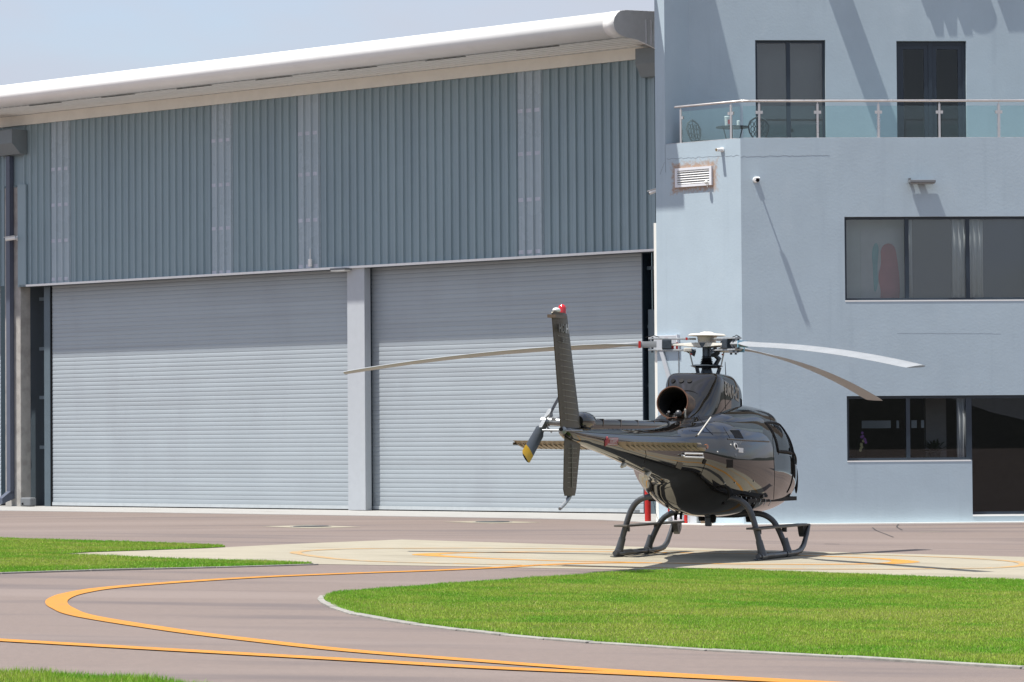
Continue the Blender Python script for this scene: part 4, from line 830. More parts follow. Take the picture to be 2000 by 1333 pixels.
for sg_ in (1, -1):
    J = (lambda j: j) if sg_ > 0 else (lambda j: N//2-1-j)
    lo_ = [rings[i][J(j0_)] for i in xi_]; hi_ = [rings[i][J(j1_)] for i in xi_]; fr2 = [rings[xi_[-1]][J(j)] for j in range(j0_, j1_+1)]; bk2 = [rings[xi_[0]][J(j)] for j in range(j0_, j1_+1)]
    lp(MB().tube(lo_+fr2+hi_[::-1]+bk2[::-1], .020, 8), 'door_window_frame', M['black'])
    xp = [i for i in range(len(xs_)) if 1.70 <= xs_[i] <= 1.80]; lp(MB().tube([rings[xp[0]][J(j)] for j in range(-8, N//4)], .012, 6), 'door_edge', M['black'])
    xw = [i for i in range(len(xs_)) if 1.80 <= xs_[i] <= 3.03]; jl = int(14/360*N); lp(MB().tube([rings[xw[0]][J(j)] for j in range(N//4-1, jl, -1)]+[rings[i][J(jl)] for i in xw], .016, 6), 'windscreen_frame', M['black'])
# engine and gearbox cowling
CT = np.array([(-1.62, 1.86, 2.03, .20, 1.95, 2.2, 2.2), (-1.35, 1.80, 2.16, .28, 1.95, 2.2, 2), (-1.1, 1.8, 2.36, .345, 2.0, 2.3, 2), (-.85, 1.8, 2.60, .40, 2.05, 4, 2), (-.73, 1.8, 2.665, .415, 2.1, 6.5, 2), (-.60, 1.8, 2.675, .42, 2.1, 8, 2), (0, 1.8, 2.665, .425, 2.1, 8, 2), (.3, 1.8, 2.60, .42, 2.1, 7, 2), (.62, 1.8, 2.50, .385, 2.08, 5, 2), (.78, 1.8, 2.36, .32, 2.05, 3, 2), (.92, 1.8, 2.18, .25, 2.0, 2.4, 2), (1.05, 1.8, 2.10, .16, 1.95, 2.2, 2)])
cx_ = [round(a, 3) for a in np.arange(-1.6, 1.05, .035)]; cr_ = [sect(x, *interp(x, CT)[1:], N=72) for x in cx_]
cowl = MB().loft(cr_); co = lp(cowl, 'engine_cowling', M['heli'])
# wide shoulder fairing that blends the cowling into the cabin roof and boom
ft = np.array([(-2.6, 1.74, 1.905, .16, 1.82, 2, 2), (-1.9, 1.7, 1.99, .30, 1.85, 2, 2), (-1.3, 1.7, 2.075, .46, 1.88, 2.1, 2), (-.7, 1.7, 2.17, .60, 1.9, 2.2, 2), (0, 1.7, 2.235, .68, 1.92, 2.3, 2), (.7, 1.7, 2.25, .72, 1.95, 2.4, 2), (1.3, 1.7, 2.23, .72, 1.95, 2.4, 2), (1.75, 1.7, 2.16, .62, 1.92, 2.3, 2), (1.98, 1.7, 2.05, .45, 1.9, 2.2, 2)])
fr_ = [sect(x, *interp(x, ft)[1:], N=72) for x in np.arange(-2.6, 1.99, .05)]
fair = MB().loft(fr_); lp(fair, 'roof_fairing', M['heli'])
allv = list(full.v); allf = [q for q in full.f if len(q) == 4]; k0_ = len(allv); allv += cowl.v; allf += [tuple(v+k0_ for v in q) for q in cowl.f if len(q) == 4]; k0_ = len(allv); allv += fair.v; allf += [tuple(v+k0_ for v in q) for q in fair.f if len(q) == 4]
bvh = BVHTree.FromPolygons([Vector(v) for v in allv], allf)
camL = HMi @ Vector(CAM)
def hit(px, py):                                         # point of the shell seen at a photo pixel, in helicopter space
    d = (HMi.to_3x3() @ Vector(ray(px, py))).normalized(); p, n, i, dd = bvh.ray_cast(camL, d)
    if p is None: return None
    if n.dot(d) > 0: n = -n
    return np.array(p), np.array(n)
def side(x, z):                                          # point on the right flank at x, z
    p, n, i, dd = bvh.ray_cast(Vector((x, -3, z)), Vector((0, 1, 0)))
    if p is None: return np.array([x, -.3, z]), np.array([0, -1., 0])
    n = np.array(n); n = -n if n[1] > 0 else n
    return np.array(p), n
def seam(px, name='panel_seam', r=.004, m_=None, n=14):
    pts = []
    for (a, b_), (c, d_) in zip(px[:-1], px[1:]):
        for t in np.linspace(0, 1, n)[:-1 if (c, d_) != px[-1] else None]:
            h = hit(a+(c-a)*t, b_+(d_-b_)*t)
            if h: pts.append(h[0]+h[1]*.0005)
    if len(pts) > 2: lp(MB().tube(pts, r, 5), name, m_ or M['black'])
def patch(px, name, m_, off=.004, label=None, th=.003, parent=None):      # decal polygon draped on the shell
    hs = [hit(*p) for p in px]
    if any(h is None for h in hs): return None
    top_ = [h[0]+h[1]*(off+th) for h in hs]; bot = [h[0]-h[1]*.01 for h in hs]; n = len(px)
    return lp(MB().add(top_+bot, [tuple(range(n)), tuple(range(2*n-1, n-1, -1))]+[(i, (i+1) % n, (i+1) % n+n, i+n) for i in range(n)]), name, m_, label=label, smooth=False, parent=parent)
# seams
seam([(1413, 835), (1428, 860)]); seam([(1421, 858), (1460, 861), (1502, 863)], 'door_rail', r=.012, m_=M['heli_m'])
seam([(1500, 800), (1507, 830), (1510, 870), (1513, 930), (1511, 975)], 'door_seam'); seam([(1350, 842), (1388, 846), (1420, 846)])
seam([(1437, 966), (1470, 972), (1508, 978)], 'skin_lap'); seam([(1414, 741), (1416, 775), (1417, 800)]); seam([(1363, 812), (1380, 838), (1393, 850)])
seam([(1259, 868), (1262, 890), (1258, 905)]); seam([(1380, 899), (1368, 930), (1376, 940)]); seam([(1120, 843), (1220, 850), (1330, 853)], 'skin_lap', r=.003)
seam([(1405, 810), (1436, 770)])
patch([(1426, 841), (1443, 841), (1452, 857), (1436, 856)], 'cabin_vent', M['black'])
patch([(1419, 898), (1431, 898), (1431, 914), (1419, 914)], 'side_vent', M['black'])
patch([(1323, 902), (1334, 905), (1329, 917), (1319, 913)], 'side_vent', M['heli_m'])
patch([(1430, 862), (1449, 862), (1436, 893)], 'warning_mark', M['grey_p'])
patch([(1442, 875), (1451, 876), (1451, 885), (1442, 884)], 'placard', M['decalw'])
def disc(px, py, r, name, m_, th=.008, ring=0, parent=None, sink=.004):
    h = hit(px, py); 
    if not h: return
    p, n = h; return lp(MB().tube([p-n*sink, p+n*th], r, 20), name, m_, parent=parent)
disc(1375, 902, .038, 'fuel_vent', M['black']); fc = disc(1437, 872, .050, 'fuel_cap', M['decalw']); disc(1437, 872, .028, 'cap_lock', M['black'], th=.011, parent=fc)
disc(1401, 883, .010, 'fastener', M['white_p'], th=.012); disc(1427, 869, .010, 'fastener', M['white_p'], th=.01)
for a in ((1472, 940), (1464, 960), (1415, 944), (1435, 943)): disc(*a, .012, 'fastener', M['hub'], th=.012)
disc(1378, 873, .035, 'position_light', mat('amber lens', (.32, .12, .05), .2), th=.03)
for k, x in enumerate(np.linspace(1438, 1504, 8)):
    h = hit(x, 968+(x-1438)*.13)
    if h: lp(MB().tube([h[0]+h[1]*.004, h[0]+h[1]*.012-np.array([0, 0, .02]), h[0]-np.array([.02, -.02, .09])], .006, 6), 'tie_strap', M['hub'])
# step handles
hs = [hit(1331, 890), hit(1345, 893), hit(1368, 893)]
hd = MB(); hd.tube([hs[0][0]+hs[0][1]*.03, hs[0][0]+hs[0][1]*.05+np.array([.02, 0, -.01]), hs[2][0]+hs[2][1]*.05, hs[2][0]+hs[2][1]*.035+np.array([0, 0, .05]), hs[0][0]+hs[0][1]*.04+np.array([.05, 0, .035])], .011, 8)
for k in (0, 2): hd.tube([hs[k][0], hs[k][0]+hs[k][1]*.05], .012, 8)
lp(hd, 'step_handle', M['white_p'])
# diagonal pitot like rod on the cowling
h0, h1 = hit(1361, 852), hit(1384, 822); lp(MB().tube([h0[0]+h0[1]*.02, h1[0]+h1[1]*.06], .010, 8), 'drain_tube', M['hubcream'])
# registration on the cowling (the photograph shows it reversed)
def drape_text(txt, size, x0, z0, m_, name, mirror=True, shear=0., sx=1., bold=0., parent=None, ysurf=None, lift=.005):
    vs, fs = text_mesh(txt, size, mirror, bold=bold); out = []
    for (a, b_, c) in vs:
        x = x0+a*sx; z = z0+b_+shear*a; p, n = side(x, z)
        if ysurf is not None: p = np.array([x, ysurf(x, z), z]); n = np.array([0, -1., 0])
        out.append(p+n*(lift+max(c, 0)))
    return lp(MB().add(out, fs), name, m_, smooth=False, parent=parent, fix=False)
drape_text('ZS-RMG', .27, -.14, 2.405, M['decal'], 'registration', sx=.86, shear=-.10, parent=co, bold=.005)
# three cooling holes on the cowling rear face
for px in (1315, 1331, 1347):
    h = hit(px, 745)
    if h: lp(MB().tube([h[0]-h[1]*.01, h[0]+h[1]*.012], .037, 16), 'cooling_hole', M['black'], parent=co)
# exhaust
def ring_(c, ax_, r, n=32):
    ax_ = ax_/np.linalg.norm(ax_); e = np.cross(ax_, Z3); e /= np.linalg.norm(e); g_ = np.cross(e, ax_); return [c+e*r*math.cos(2*math.pi*i/n)+g_*r*math.sin(2*math.pi*i/n) for i in range(n)]
ea = np.array([-.985, .03, .17]); e0 = np.array([-.88, .0, 2.12]); e1 = np.array([-1.66, .05, 2.235])
exo = MB().loft([ring_(e0, ea, .19), ring_(e0*.5+e1*.5, ea, .205), ring_(e1-ea*.03, ea, .218), ring_(e1, ea, .232), ring_(e1, ea, .222), ring_(e1-ea*.05, ea, .21), ring_(e0*.6+e1*.4, ea, .19)], cap=False)
ex = lp(exo, 'exhaust_pipe', M['exh']); lp(MB().tube([e0*.85+e1*.15, e0*.84+e1*.16], .195, 30), 'exhaust_core', M['soot'], parent=ex)
lp(MB().loft([ring_(e1-ea*.045, ea, .2085), ring_(e0*.6+e1*.4, ea, .188)], cap=False), 'exhaust_lining', M['soot'], parent=ex)
lp(MB().loft([ring_(np.array([-1.0, .0, 2.14]), ea, .27), ring_(np.array([-1.10, .0, 2.16]), ea, .262), ring_(np.array([-1.10, .0, 2.16]), ea, .245)], cap=False), 'exhaust_collar', M['black'])
sc_ = MB(); sc_.ball((-1.55, -.03, 2.02), .10, .12, .05); lp(sc_, 'drain_scoop', M['heli_m'])
for yy in (-.11, .02, .13): lp(MB().tube([(-1.50, yy, 1.96), (-1.60, yy-.02, 2.03), (-1.66, yy, 2.07)], .009, 7), 'drain_pipe', M['gear'])
lp(MB().tube([(-1.58, -.09, 2.0), (-1.64, -.09, 2.04)], [.05, .035], 12), 'drain_outlet', M['exh'])
lp(MB().loft([ring_(e1+ea*.004, ea, .236), ring_(e1+ea*.004, ea, .221), ring_(e1-ea*.012, ea, .221), ring_(e1-ea*.012, ea, .236)], cap=False), 'exhaust_rim', mat('burnt bronze rim', (.16, .08, .05), .4, metal=.5), parent=ex)
ou = MB(); ou.ball((-1.72, -.06, 2.075), .045, .05, .05); lp(ou, 'breather_can', M['gear']); lp(MB().tube([(-1.70, .09, 2.10), (-1.62, .11, 2.02), (-1.5, .1, 1.97)], .018, 8), 'breather_pipe', M['gear']); lp(MB().tube([(-1.69, -.15, 2.14), (-1.66, -.14, 2.03), (-1.5, -.12, 1.97)], .014, 8), 'breather_pipe', M['hubcream'])
# tail boom top: drive shaft cover and gearbox fairing
tb_ = [(-1.55, 1.80, 1.995, .15), (-1.9, 1.80, 1.99, .13), (-2.4, 1.80, 1.99, .125), (-2.41, 1.80, 1.965, .11), (-6.0, 1.80, 1.955, .095), (-6.02, 1.8, 1.93, .09)]
tc_ = MB().loft([[(x, w*math.copysign(abs(math.cos(t))**.5, math.cos(t)), (a+b_)/2+(b_-a)/2*math.copysign(abs(math.sin(t))**.5, math.sin(t))) for t in np.linspace(0, 2*math.pi, 29)[:-1]] for x, a, b_, w in tb_])
sh_ = lp(tc_, 'driveshaft_cover', M['heli'])
for x in (-2.4, -3.1, -3.9, -4.7, -5.5): lp(MB().box(x-.012, x+.012, -.104, .104, 1.86, 1.962), 'cover_strap', M['heli'], parent=sh_, smooth=False)
for x in np.arange(-5.8, -1.7, .19):
    p, n = side(x, 1.83); lp(MB().box(x-.006, x+.006, p[1]-.006, p[1]+.01, 1.81, 1.835), 'boom_fastener', M['heli_m'], smooth=False)
gbx = MB().loft([[(x, w*math.cos(t), 1.925+h_*math.sin(t)) for t in np.linspace(0, 2*math.pi, 25)[:-1]] for x, w, h_ in ((-5.78, .06, .05), (-5.83, .11, .09), (-5.95, .135, .115), (-6.1, .135, .12), (-6.22, .11, .10), (-6.3, .07, .07))])
lp(gbx, 'gearbox_fairing', M['heli'])
tip = MB(); tip.ball((-6.95, 0, 1.80), .055, .055, .055); lp(tip, 'tail_light', M['hub']); lp(MB().tube([(-7.0, .0, 1.815), (-7.03, 0, 1.815)], .025, 12), 'tail_lens', M['black'])
lp(MB().tube([(-6.97, .26, 1.80), (-6.97, -.27, 1.80)], .013, 10), 'static_rod', M['hub'])
# danger arrow on the boom, reversed as in the photograph
def poly_side(pts, name, m_, off, parent=None):
    a = [side(x, z) for x, z in pts]; n = len(pts); return lp(MB().add([p+q*off for p, q in a]+[p-q*.004 for p, q in a], [tuple(range(n)), tuple(range(2*n-1, n-1, -1))]+[(i, (i+1) % n, (i+1) % n+n, i+n) for i in range(n)]), name, m_, smooth=False, parent=parent)
h0, h1 = hit(1181, 862), hit(1206, 863); xa, xb = h0[0][0], h1[0][0]; zc_ = (h0[0][2]+h1[0][2])/2
dl = poly_side([(xa, zc_), (xa+.07, zc_+.062), (xa+.08, zc_+.045), (xb, zc_+.045), (xb, zc_-.045), (xa+.08, zc_-.045), (xa+.07, zc_-.062)], 'danger_arrow', M['danger'], .014)
poly_side([(xa+.12, zc_+.036), (xb-.02, zc_+.036), (xb-.02, zc_+.028), (xa+.12, zc_+.028)], 'arrow_border', M['decalw'], .017, dl); poly_side([(xa+.12, zc_-.028), (xb-.02, zc_-.028), (xb-.02, zc_-.036), (xa+.12, zc_-.036)], 'arrow_border', M['decalw'], .017, dl)
drape_text('DANGER', .062, (xa+xb)/2+.05, zc_, M['decalw'], 'danger_text', sx=(xb-xa-.18)/.28, parent=dl, lift=.017)
# fins
def fin_(pr, y0, th, name, m_):                          # pr: (x_te, x_le, z) rows, thickness th
    rg_ = []
    for xt, xl, z in pr:
        c = xl-xt; rg_.append([(xt, y0-.006, z), (xt+c*.45, y0-th/2*.9, z), (xt+c*.75, y0-th/2, z), (xl-c*.06, y0-th*.32, z), (xl, y0, z), (xl-c*.06, y0+th*.32, z), (xt+c*.75, y0+th/2, z), (xt+c*.45, y0+th/2*.9, z), (xt, y0+.006, z)])
    return lp(MB().loft(rg_), name, m_)
UF = [(-7.02, -6.20, 1.81), (-7.06, -6.28, 1.95), (-7.43, -6.85, 3.19), (-7.45, -6.89, 3.27), (-7.44, -6.94, 3.285)]
uf = fin_(UF, 0, .10, 'upper_fin', M['fin'])
def xat(z, k): 
    for a, b_ in zip(UF[:-1], UF[1:]):
        if a[2] <= z <= b_[2]: t = (z-a[2])/(b_[2]-a[2]); return a[k]*(1-t)+b_[k]*t
ribm = mat('raised rib', (.22, .20, .16), .45)
for z in np.arange(1.93, 3.02, .075):
    a, b_ = xat(z, 0), xat(z, 1); c = b_-a; lp(MB().tube([(a+c*.16, -.0215, z+.01), (a+c*.44, -.0455, z), (a+c*.745, -.0505, z-.01)], .0055, 6), 'fin_rib', ribm, parent=uf)
lp(MB().loft([[(xat(z, 0)+dx, -.052-o_*0+0, z) for dx, o_ in ((.14, 0), (.148, 0), (.148, 1), (.14, 1))] for z in (1.9, 3.2)]), 'fin_seam', M['black'], parent=uf)
lp(MB().box(-7.47, -7.0, -.054, .054, 3.21, 3.25), 'fin_cap_band', mat('brown band', (.12, .085, .055), .5, var=.2), parent=uf, smooth=False)
drape_text('BGIH', .15, -7.16, 3.08, mat('faded lettering', (.17, .165, .15), .5), 'fin_lettering', sx=.95, parent=uf, ysurf=lambda x, z: -.05, bold=.003)
drape_text('H', .16, -6.99, 3.08, M['decalw'], 'fin_emblem', sx=.95, parent=uf, ysurf=lambda x, z: -.053, bold=.004)
drape_text('ESSE', .10, -7.08, 2.93, mat('faded lettering b', (.20, .195, .18), .5), 'fin_lettering', sx=1.0, parent=uf, ysurf=lambda x, z: -.052)
lp(MB().ball((-7.26, 0, 3.31), .10, .045, .035), 'antenna_dome', M['white_p']); bk_ = MB(); bk_.tube([(-7.03, 0, 3.27), (-7.03, 0, 3.35), (-7.03, 0, 3.38), (-7.03, 0, 3.395)], [.05, .052, .04, .015], 18); lp(bk_, 'beacon', mat('red beacon lens', (.55, .015, .02), .15, spec=.8))
lfn = fin_([(-6.84, -6.20, 1.78), (-6.87, -6.24, 1.6), (-6.88, -6.40, 1.05), (-6.82, -6.46, .97)], 0, .09, 'lower_fin', M['fin'])
for z in np.arange(1.08, 1.62, .062): lp(MB().tube([(-6.78, -.020, z), (-6.62, -.040, z), (-6.48, -.045, z)], .005, 6), 'fin_rib', ribm, parent=lfn)
lp(MB().box(-6.665, -6.655, -.049, -.040, 1.08, 1.63), 'fin_rib', ribm, parent=lfn, smooth=False)
lp(MB().tube([(-6.55, 0, 1.02), (-6.66, 0, .94), (-6.80, 0, .88), (-7.02, .0, .81)], [.03, .03, .026, .022], 10), 'tail_skid', M['hub'])
# stabiliser, leading edge low so the underside shows from behind
sb = []
for y in (-1.265, -1.25, -.1, .1, 1.25, 1.265):
    k_ = .6 if abs(y) > 1.26 else 1; sb.append([(-4.66, y, 1.585), (-4.70, y, 1.585+.03*k_), (-4.9, y, 1.63+.032*k_), (-5.15, y, 1.665), (-4.9, y, 1.615-.026*k_), (-4.70, y, 1.575-.02*k_)])
stb = lp(MB().loft(sb), 'stabiliser', mat('stabiliser skin', (.25, .205, .15), .45, var=.12, scale=8))
for y in list(np.arange(-1.2, -.25, .07))+list(np.arange(.3, 1.22, .07)): lp(MB().frame((-4.9, y, 1.592), (.96, 0, -.17), (0, 1, 0), (.17, 0, .96), -.2, .2, -.004, .004, -.006, .004), 'stabiliser_rib', M['step'], parent=stb, smooth=False)
for sg_ in (-1, 1): lp(MB().box(-5.13, -4.66, min(sg_*1.262, sg_*1.270), max(sg_*1.262, sg_*1.270), 1.605, 1.64), 'stabiliser_tip', M['step'], parent=stb, smooth=False)
# tail rotor on the far side
th_ = np.array([-6.60, .34, 1.915]); trr = empty('tr', (0, 0, 0), None, None); bpy.data.objects.remove(trr)
tr0 = lp(MB().tube([(-6.60, .02, 1.90), (-6.60, .30, 1.915)], .05, 16), 'tail_rotor_shaft', M['hub'])
hb2 = MB(); hb2.tube([th_-np.array([0, .05, 0]), th_+np.array([0, .05, 0])], .062, 16); hb2.frame(th_, (-.867, 0, -.5), (0, 1, 0), (.5, 0, -.867), -.24, .24, -.025, .025, -.05, .05); trh = lp(hb2, 'tail_rotor_hub', M['hub'], smooth=False)
for k in range(3): a = k*2.1+.4; lp(MB().tube([th_+np.array([.07*math.cos(a), -.02, .07*math.sin(a)]), th_+np.array([.16*math.cos(a), -.09, .14*math.sin(a)])], .012, 8), 'pitch_link', M['hub'], parent=trh)
lp(MB().tube([th_+np.array([-.05, -.12, .02]), th_+np.array([.12, -.12, .04])], .03, 12), 'pitch_slider', M['hub'], parent=trh)
for sg_ in (1, -1):
    dv = np.array([-.867, 0, -.5])*sg_; cv = np.array([-.5, 0, .867])*sg_; tw = R(22); ch_ = cv*math.cos(tw)+np.array([0, 1., 0])*math.sin(tw)*(1 if sg_ > 0 else 1); nn = np.cross(dv, ch_)
    def ringb(r, c, t_): P0 = th_+dv*r; return [P0-ch_*c*.5, P0-ch_*c*.2+nn*t_, P0+ch_*c*.25+nn*t_, P0+ch_*c*.5, P0+ch_*c*.25-nn*t_, P0-ch_*c*.2-nn*t_]
    bl_ = lp(MB().loft([ringb(.18, .09, .02), ringb(.26, .17, .014), ringb(.74, .185, .010)]), 'tail_rotor_blade', M['gunm'])
    lp(MB().loft([ringb(.741, .187, .0105), ringb(.90, .187, .010), ringb(.93, .15, .006)]), 'blade_tip', M['yellowp'], parent=bl_); lp(MB().loft([ringb(.931, .145, .006), ringb(.95, .10, .004)]), 'blade_end', M['black'], parent=bl_)
# landing gear
SK = .045
for sg_ in (1, -1):
    y = 1.065*sg_
    sk_ = lp(MB().tube([(-1.04, y, .05), (-.9, y, SK), (1.25, y, SK), (1.55, y, .07), (1.75, y, .14), (1.95, y, .30), (2.08, y, .44)], [.034, .042, .042, .042, .04, .036, .03], 14), 'skid', M['gear'])
    lp(MB().box(-1.15, -.86, y-.035, y+.035, .004, .016), 'skid_shoe', M['hubd'], parent=sk_, smooth=False)
    for x in (-.8, .72): lp(MB().tube([(x-.14, y, SK), (x+.14, y, SK)], .055, 14), 'skid_clamp', M['gear'], parent=sk_); 
    lp(MB().tube([(-.70, y-.044*sg_*0, SK+.004), (-.2, y, SK+.004)], .046, 14), 'skid_sleeve', M['heli_m'], parent=sk_)
    y = .985*sg_; stp = MB(); stp.box(-1.03, 2.10, y-.10, y+.10, .432, .460)
    st_o = lp(stp, 'boarding_step', M['step'], smooth=False, bevel=.006)
    for x in (-.68, .86): lp(MB().box(x-.025, x+.025, y-.035, y+.035, .36, .424), 'step_bracket', M['gear'], parent=st_o, smooth=False)
    gp_ = MB(); gp_.add([(1.86, y-.045, .424), (2.12, y-.045, .462), (2.10, y-.045, .34), (2.00, y-.045, .26), (1.94, y-.045, .30), (1.86, y+.045, .424), (2.12, y+.045, .462), (2.10, y+.045, .34), (2.00, y+.045, .26), (1.94, y+.045, .30)], [(0, 1, 2, 3, 4), (9, 8, 7, 6, 5)]+[(i, (i+1) % 5, (i+1) % 5+5, i+5) for i in range(5)])
    lp(gp_, 'step_gusset', M['gear'], parent=st_o, smooth=False); lp(MB().tube([(2.02, y-.05, .36), (2.02, y+.05, .36)], .028, 12), 'step_bolt', M['hub'], parent=st_o)
def arch_(x, pts, name):
    half = [(x+dx, y, z) for dx, y, z in pts]; full_ = [(a, -b_, c) for a, b_, c in half[::-1]]+half
    c = [np.array(p) for p in full_]; out = []
    for i in range(len(c)-1):
        p0, p1, p2, p3 = c[max(i-1, 0)], c[i], c[i+1], c[min(i+2, len(c)-1)]
        for t in np.linspace(0, 1, 6)[:-1]: out.append(.5*((2*p1)+(-p0+p2)*t+(2*p0-5*p1+4*p2-p3)*t*t+(-p0+3*p1-3*p2+p3)*t**3))
    out.append(c[-1]); return lp(MB().tube(out, .043, 14), name, M['gear'])
r1 = arch_(-.80, [(0, .25, .86), (0, .48, .875), (0, .66, .865), (0, .80, .80), (.0, .90, .66), (.0, .985, .40), (0, 1.05, .16), (0, 1.08, .06)], 'rear_cross_tube')
r2 = arch_(.72, [(0, .25, .60), (0, .48, .625), (0, .66, .62), (0, .80, .56), (0, .90, .45), (0, .985, .28), (0, 1.05, .12), (0, 1.08, .06)], 'front_cross_tube')
for x, zz in ((-.80, .9), (.72, .64)):
    for sg_ in (-1, 1): lp(MB().tube([(x, 1.02*sg_, .27), (x, 1.055*sg_, .14), (x, 1.08*sg_, .05)], [.05, .056, .066], 14), 'leg_shoe', M['gear'])
bmx_ = [(-.75, -.45, .80), (-.75, .42, .80)]
for p in bmx_: lp(MB().box(p[0]-.08, p[0]+.05, p[1]-.06, p[1]+.05, p[2]-.02, p[2]+.08), 'tube_bracket', M['black'], smooth=False)
# belly equipment
for (x, y, z0_, z1_, r_) in ((.1, -.1, .50, .60, .05), (.75, .25, .50, .62, .07), (-.35, .35, .53, .63, .03), (1.0, -.42, .49, .62, .08), (-.6, .2, .55, .66, .025)): lp(MB().tube([(x, y, z0_), (x, y, z1_)], [r_*.7, r_], 12), 'belly_fitting', M['black'])
bh = MB(); bh.frame((.12, -.02, .46), (1, 0, 0), (0, 1, 0), (0, 0, 1), -.045, .045, -.045, .045, -.02, .12); lp(bh, 'cargo_hook', M['hubd'], smooth=False, bevel=.015)
lp(MB().tube([(-3.2, -.05, 1.25), (-3.32, -.05, 1.19)], [.05, .03], 10), 'boom_antenna_base', M['hubcream']); lp(MB().tube([(-3.25, -.05, 1.20), (-2.9, -.1, .62), (-2.75, -.12, .55)], .003, 4), 'antenna_wire', M['black'])
lp(MB().tube([(-4.3, -.03, 1.36), (-4.42, -.03, 1.33)], [.04, .02], 8), 'boom_antenna_base', M['hubcream'])
lp(MB().tube([(.28, -.22, 2.62), (.22, -.22, 2.86)], [.007, .004], 6), 'whip_antenna', M['black'])
# mirror at the nose, door handle, interior
lp(MB().tube([(2.72, -.60, 1.30), (2.78, -.70, 1.28)], .014, 8), 'mirror_arm', M['black']); mo = MB(); mo.ball((2.80, -.69, 1.10), .05, .028, .20, n=16, m=12); lp(mo, 'nose_mirror', M['black'])
for sg_ in (-1, 1):
    seat = MB(); seat.box(1.15, 1.55, .45*sg_-.24, .45*sg_+.24, 1.05, 1.22); seat.box(1.02, 1.16, .45*sg_-.22, .45*sg_+.22, 1.2, 1.60); lp(seat, 'cabin_seat', M['black'], smooth=False, bevel=.03)
lp(MB().box(-.4, 2.6, -.75, .75, .80, .86), 'cabin_floor', M['black'], smooth=False); lp(MB().box(2.2, 2.6, -.35, .35, .86, 1.35), 'instrument_panel', M['black'], smooth=False, bevel=.03); lp(MB().box(.3, .36, -.80, .80, .86, 1.55), 'cabin_bulkhead', M['heli_m'], smooth=False)
# main rotor mast and head
HZ = 3.08
lp(MB().tube([(0, 0, 2.60), (0, 0, 2.68)], [.26, .22], 24), 'swashplate_base', M['hubd']); lp(MB().tube([(0, 0, 2.76), (0, 0, 2.79), (0, 0, 2.81)], [.17, .245, .18], 28), 'swashplate', M['hubd'])
bo = MB()
for k in range(6): bo.tube([(0, 0, 2.80+k*.024), (0, 0, 2.812+k*.024), (0, 0, 2.824+k*.024)], [.085-k*.006, .11-k*.007, .083-k*.006], 20)
lp(bo, 'mast_boot', M['black']); mast = lp(MB().tube([(0, 0, 2.66), (0, 0, 2.78), (0, 0, HZ)], [.10, .062, .068], 22), 'mast', M['hubd'])
sj = MB(); sj.tube([(.10, -.10, 2.80), (.13, -.15, 2.90), (.06, -.07, 2.98)], [.035, .04, .03], 10); lp(sj, 'scissor_link', M['hubd'])
for k in range(3):
    a = 2*math.pi*k/3+.5; lp(MB().tube([(.16*math.cos(a), .16*math.sin(a), 2.64), (.20*math.cos(a), .20*math.sin(a), 2.77)], .028, 10), 'servo', M['hubd'])
lp(MB().tube([(0, 0, 3.13), (0, 0, 3.225)], [.13, .145], 24), 'hub_drum', M['hubcream']); lp(MB().tube([(0, 0, 3.06), (0, 0, 3.13)], .15, 24), 'hub_plate', M['hubd'])
lp(MB().tube([(0, 0, 3.228), (0, 0, 3.236), (0, 0, 3.262), (0, 0, 3.272), (0, 0, 3.28), (0, 0, 3.295)], [.24, .285, .25, .11, .10, .05], 40), 'rotor_cap', M['hubcream'])
def world_dir(az): # azimuth in the world, 0 = +X, anticlockwise -> helicopter space
    d = HMi.to_3x3() @ Vector((math.cos(az), math.sin(az), 0)); d.z = 0; d.normalize(); return np.array([d.x, d.y, 0])
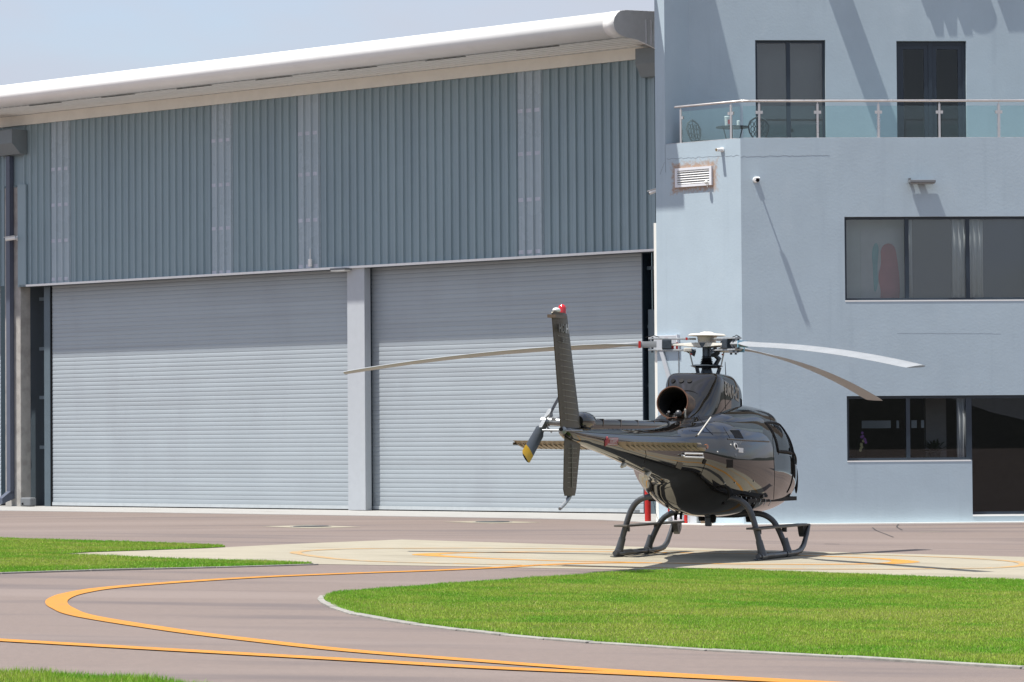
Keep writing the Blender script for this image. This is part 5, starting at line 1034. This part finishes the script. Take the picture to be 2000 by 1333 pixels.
for idx, (azd, droop, z0b, fl) in enumerate([(176.9, .47, 0, 0), (57.0, .69, -.02, 0), (-61.7, .39, .0, 0)]):
    d = world_dir(R(azd)); c = np.array([-d[1], d[0], 0])  # leading edge side (anticlockwise rotor)
    P_ = lambda r, q, z: d*r+c*q+Z3*z
    arm = MB(); arm.loft([[P_(r, -w, HZ+.02-t), P_(r, w, HZ+.02-t), P_(r, w*.8, HZ+.02+t), P_(r, -w*.8, HZ+.02+t)] for r, w, t in ((.0, .13, .035), (.18, .11, .032), (.34, .07, .02), (.52, .055, .018), (.60, .07, .03))])
    ao = lp(arm, 'star_arm', M['hubcream'], smooth=False, bevel=.006)
    for z in (HZ-.062, HZ+.105):
        sl2 = MB(); sl2.loft([[P_(r, -w, z-.012), P_(r, w, z-.012), P_(r, w*.9, z+.014), P_(r, -w*.9, z+.014)] for r, w in ((.16, .045), (.30, .06), (.62, .065), (.86, .06))]); lp(sl2, 'blade_sleeve', M['hub'], smooth=False, bevel=.005, parent=ao)
    lp(MB().frame(P_(0, 0, HZ), d, c, Z3, .52, .66, -.075, .075, -.05, .092), 'hinge_block', M['hubd'], smooth=False, bevel=.012, parent=ao)
    lp(MB().tube([P_(.20, .0, HZ-.05), P_(.24, 0, HZ-.12)], [.05, .07], 14), 'elastomer_damper', M['hubd'], parent=ao)
    lp(MB().frame(P_(0, 0, HZ), d, c, Z3, .22, .34, .05, .17, -.085, -.03), 'pitch_horn', M['hubcream'], smooth=False, bevel=.012, parent=ao)
    lp(MB().tube([P_(.26, .14, HZ-.06), P_(.20, .12, 2.78)], .011, 8), 'pitch_link', M['hub']); lp(MB().tube([P_(.235, .132, 2.95), P_(.232, .131, 2.97)], .018, 8), 'link_collar', M['red'])
    for q in (-.04, .04): lp(MB().tube([P_(.80, q, HZ-.10), P_(.80, q, HZ+.13)], .017, 10), 'blade_pin', M['hubd'], parent=ao)
    lp(MB().tube([P_(.70, .03, HZ+.125), P_(.78, .02, HZ+.15), P_(.9, .0, HZ+.12)], .006, 5), 'bonding_wire', M['black'], parent=ao)
    def zb_(r): t = max(r-.75, 0)/4.595; return HZ+.02+z0b-droop*(.22*t+.78*t*t)
    rg_ = []
    for r in [.74, .80, .92, 1.05, 1.25, 1.5, 1.8, 2.2, 2.6, 3.0, 3.4, 3.8, 4.2, 4.6, 4.9, 5.15, 5.30, 5.345]:
        e = min(max((r-.85)/.65, 0), 1); e = e*e*(3-2*e); ch_ = .13*(1-e)+.35*e; th2 = .045*(1-e)+.017*e; pit = R(11)*(1-r/5.345*.55)*e
        if r > 5.2: ch_ *= (1-.12*(r-5.2)/.145)
        zc3 = zb_(r); ring = []
        for u_, v_ in ((.5, 0), (.46, .62), (.36, .95), (.2, 1), (0, .85), (-.25, .5), (-.5, .06), (-.5, -.06), (-.25, -.4), (0, -.6), (.2, -.7), (.36, -.7), (.46, -.45)):
            if e < .05: u_, v_ = (max(min(u_, .5), -.5), math.copysign(1, v_) if abs(v_) > .3 else v_)
            q = u_*ch_-.05*e; w_ = v_*th2; ring.append(P_(r, q*math.cos(pit)-w_*math.sin(pit), zc3+q*math.sin(pit)+w_*math.cos(pit)))
        rg_.append(ring)
    bo_ = lp(MB().loft(rg_), 'rotor_blade', [M['blade']], label=['left pointing rotor blade seen from below', 'rear right rotor blade with tan underside', 'near right rotor blade lit from above'][idx])
    r = .97; lp(MB().frame(P_(0, 0, zb_(r)+.0), d, c, Z3, r, r+(.035 if idx == 0 else .018), -.085, .085, -.05, .05), 'red_band' if idx == 0 else 'blue_band', M['red'] if idx == 0 else mat('cyan band', (.20, .42, .55), .4), smooth=False, parent=bo_)
    tr_ = []
    if idx == 0:
        for (r, q, z, w_, h_) in ((.60, -.09, .09, .05, .035), (.52, -.10, -.01, .07, .04), (.44, -.10, .005, .03, .05)): lp(MB().frame(P_(r, q, HZ+z), d, c, Z3, -w_/2, w_/2, -.012, .012, -h_, h_), 'red_cover', M['red'], smooth=False, parent=ao)
        for z in (HZ-.062, HZ+.105): lp(MB().frame(P_(.30, 0, z), d, c, Z3, -.014, .014, -.068, .068, -.016, .02), 'red_mark', M['red'], smooth=False, parent=ao)
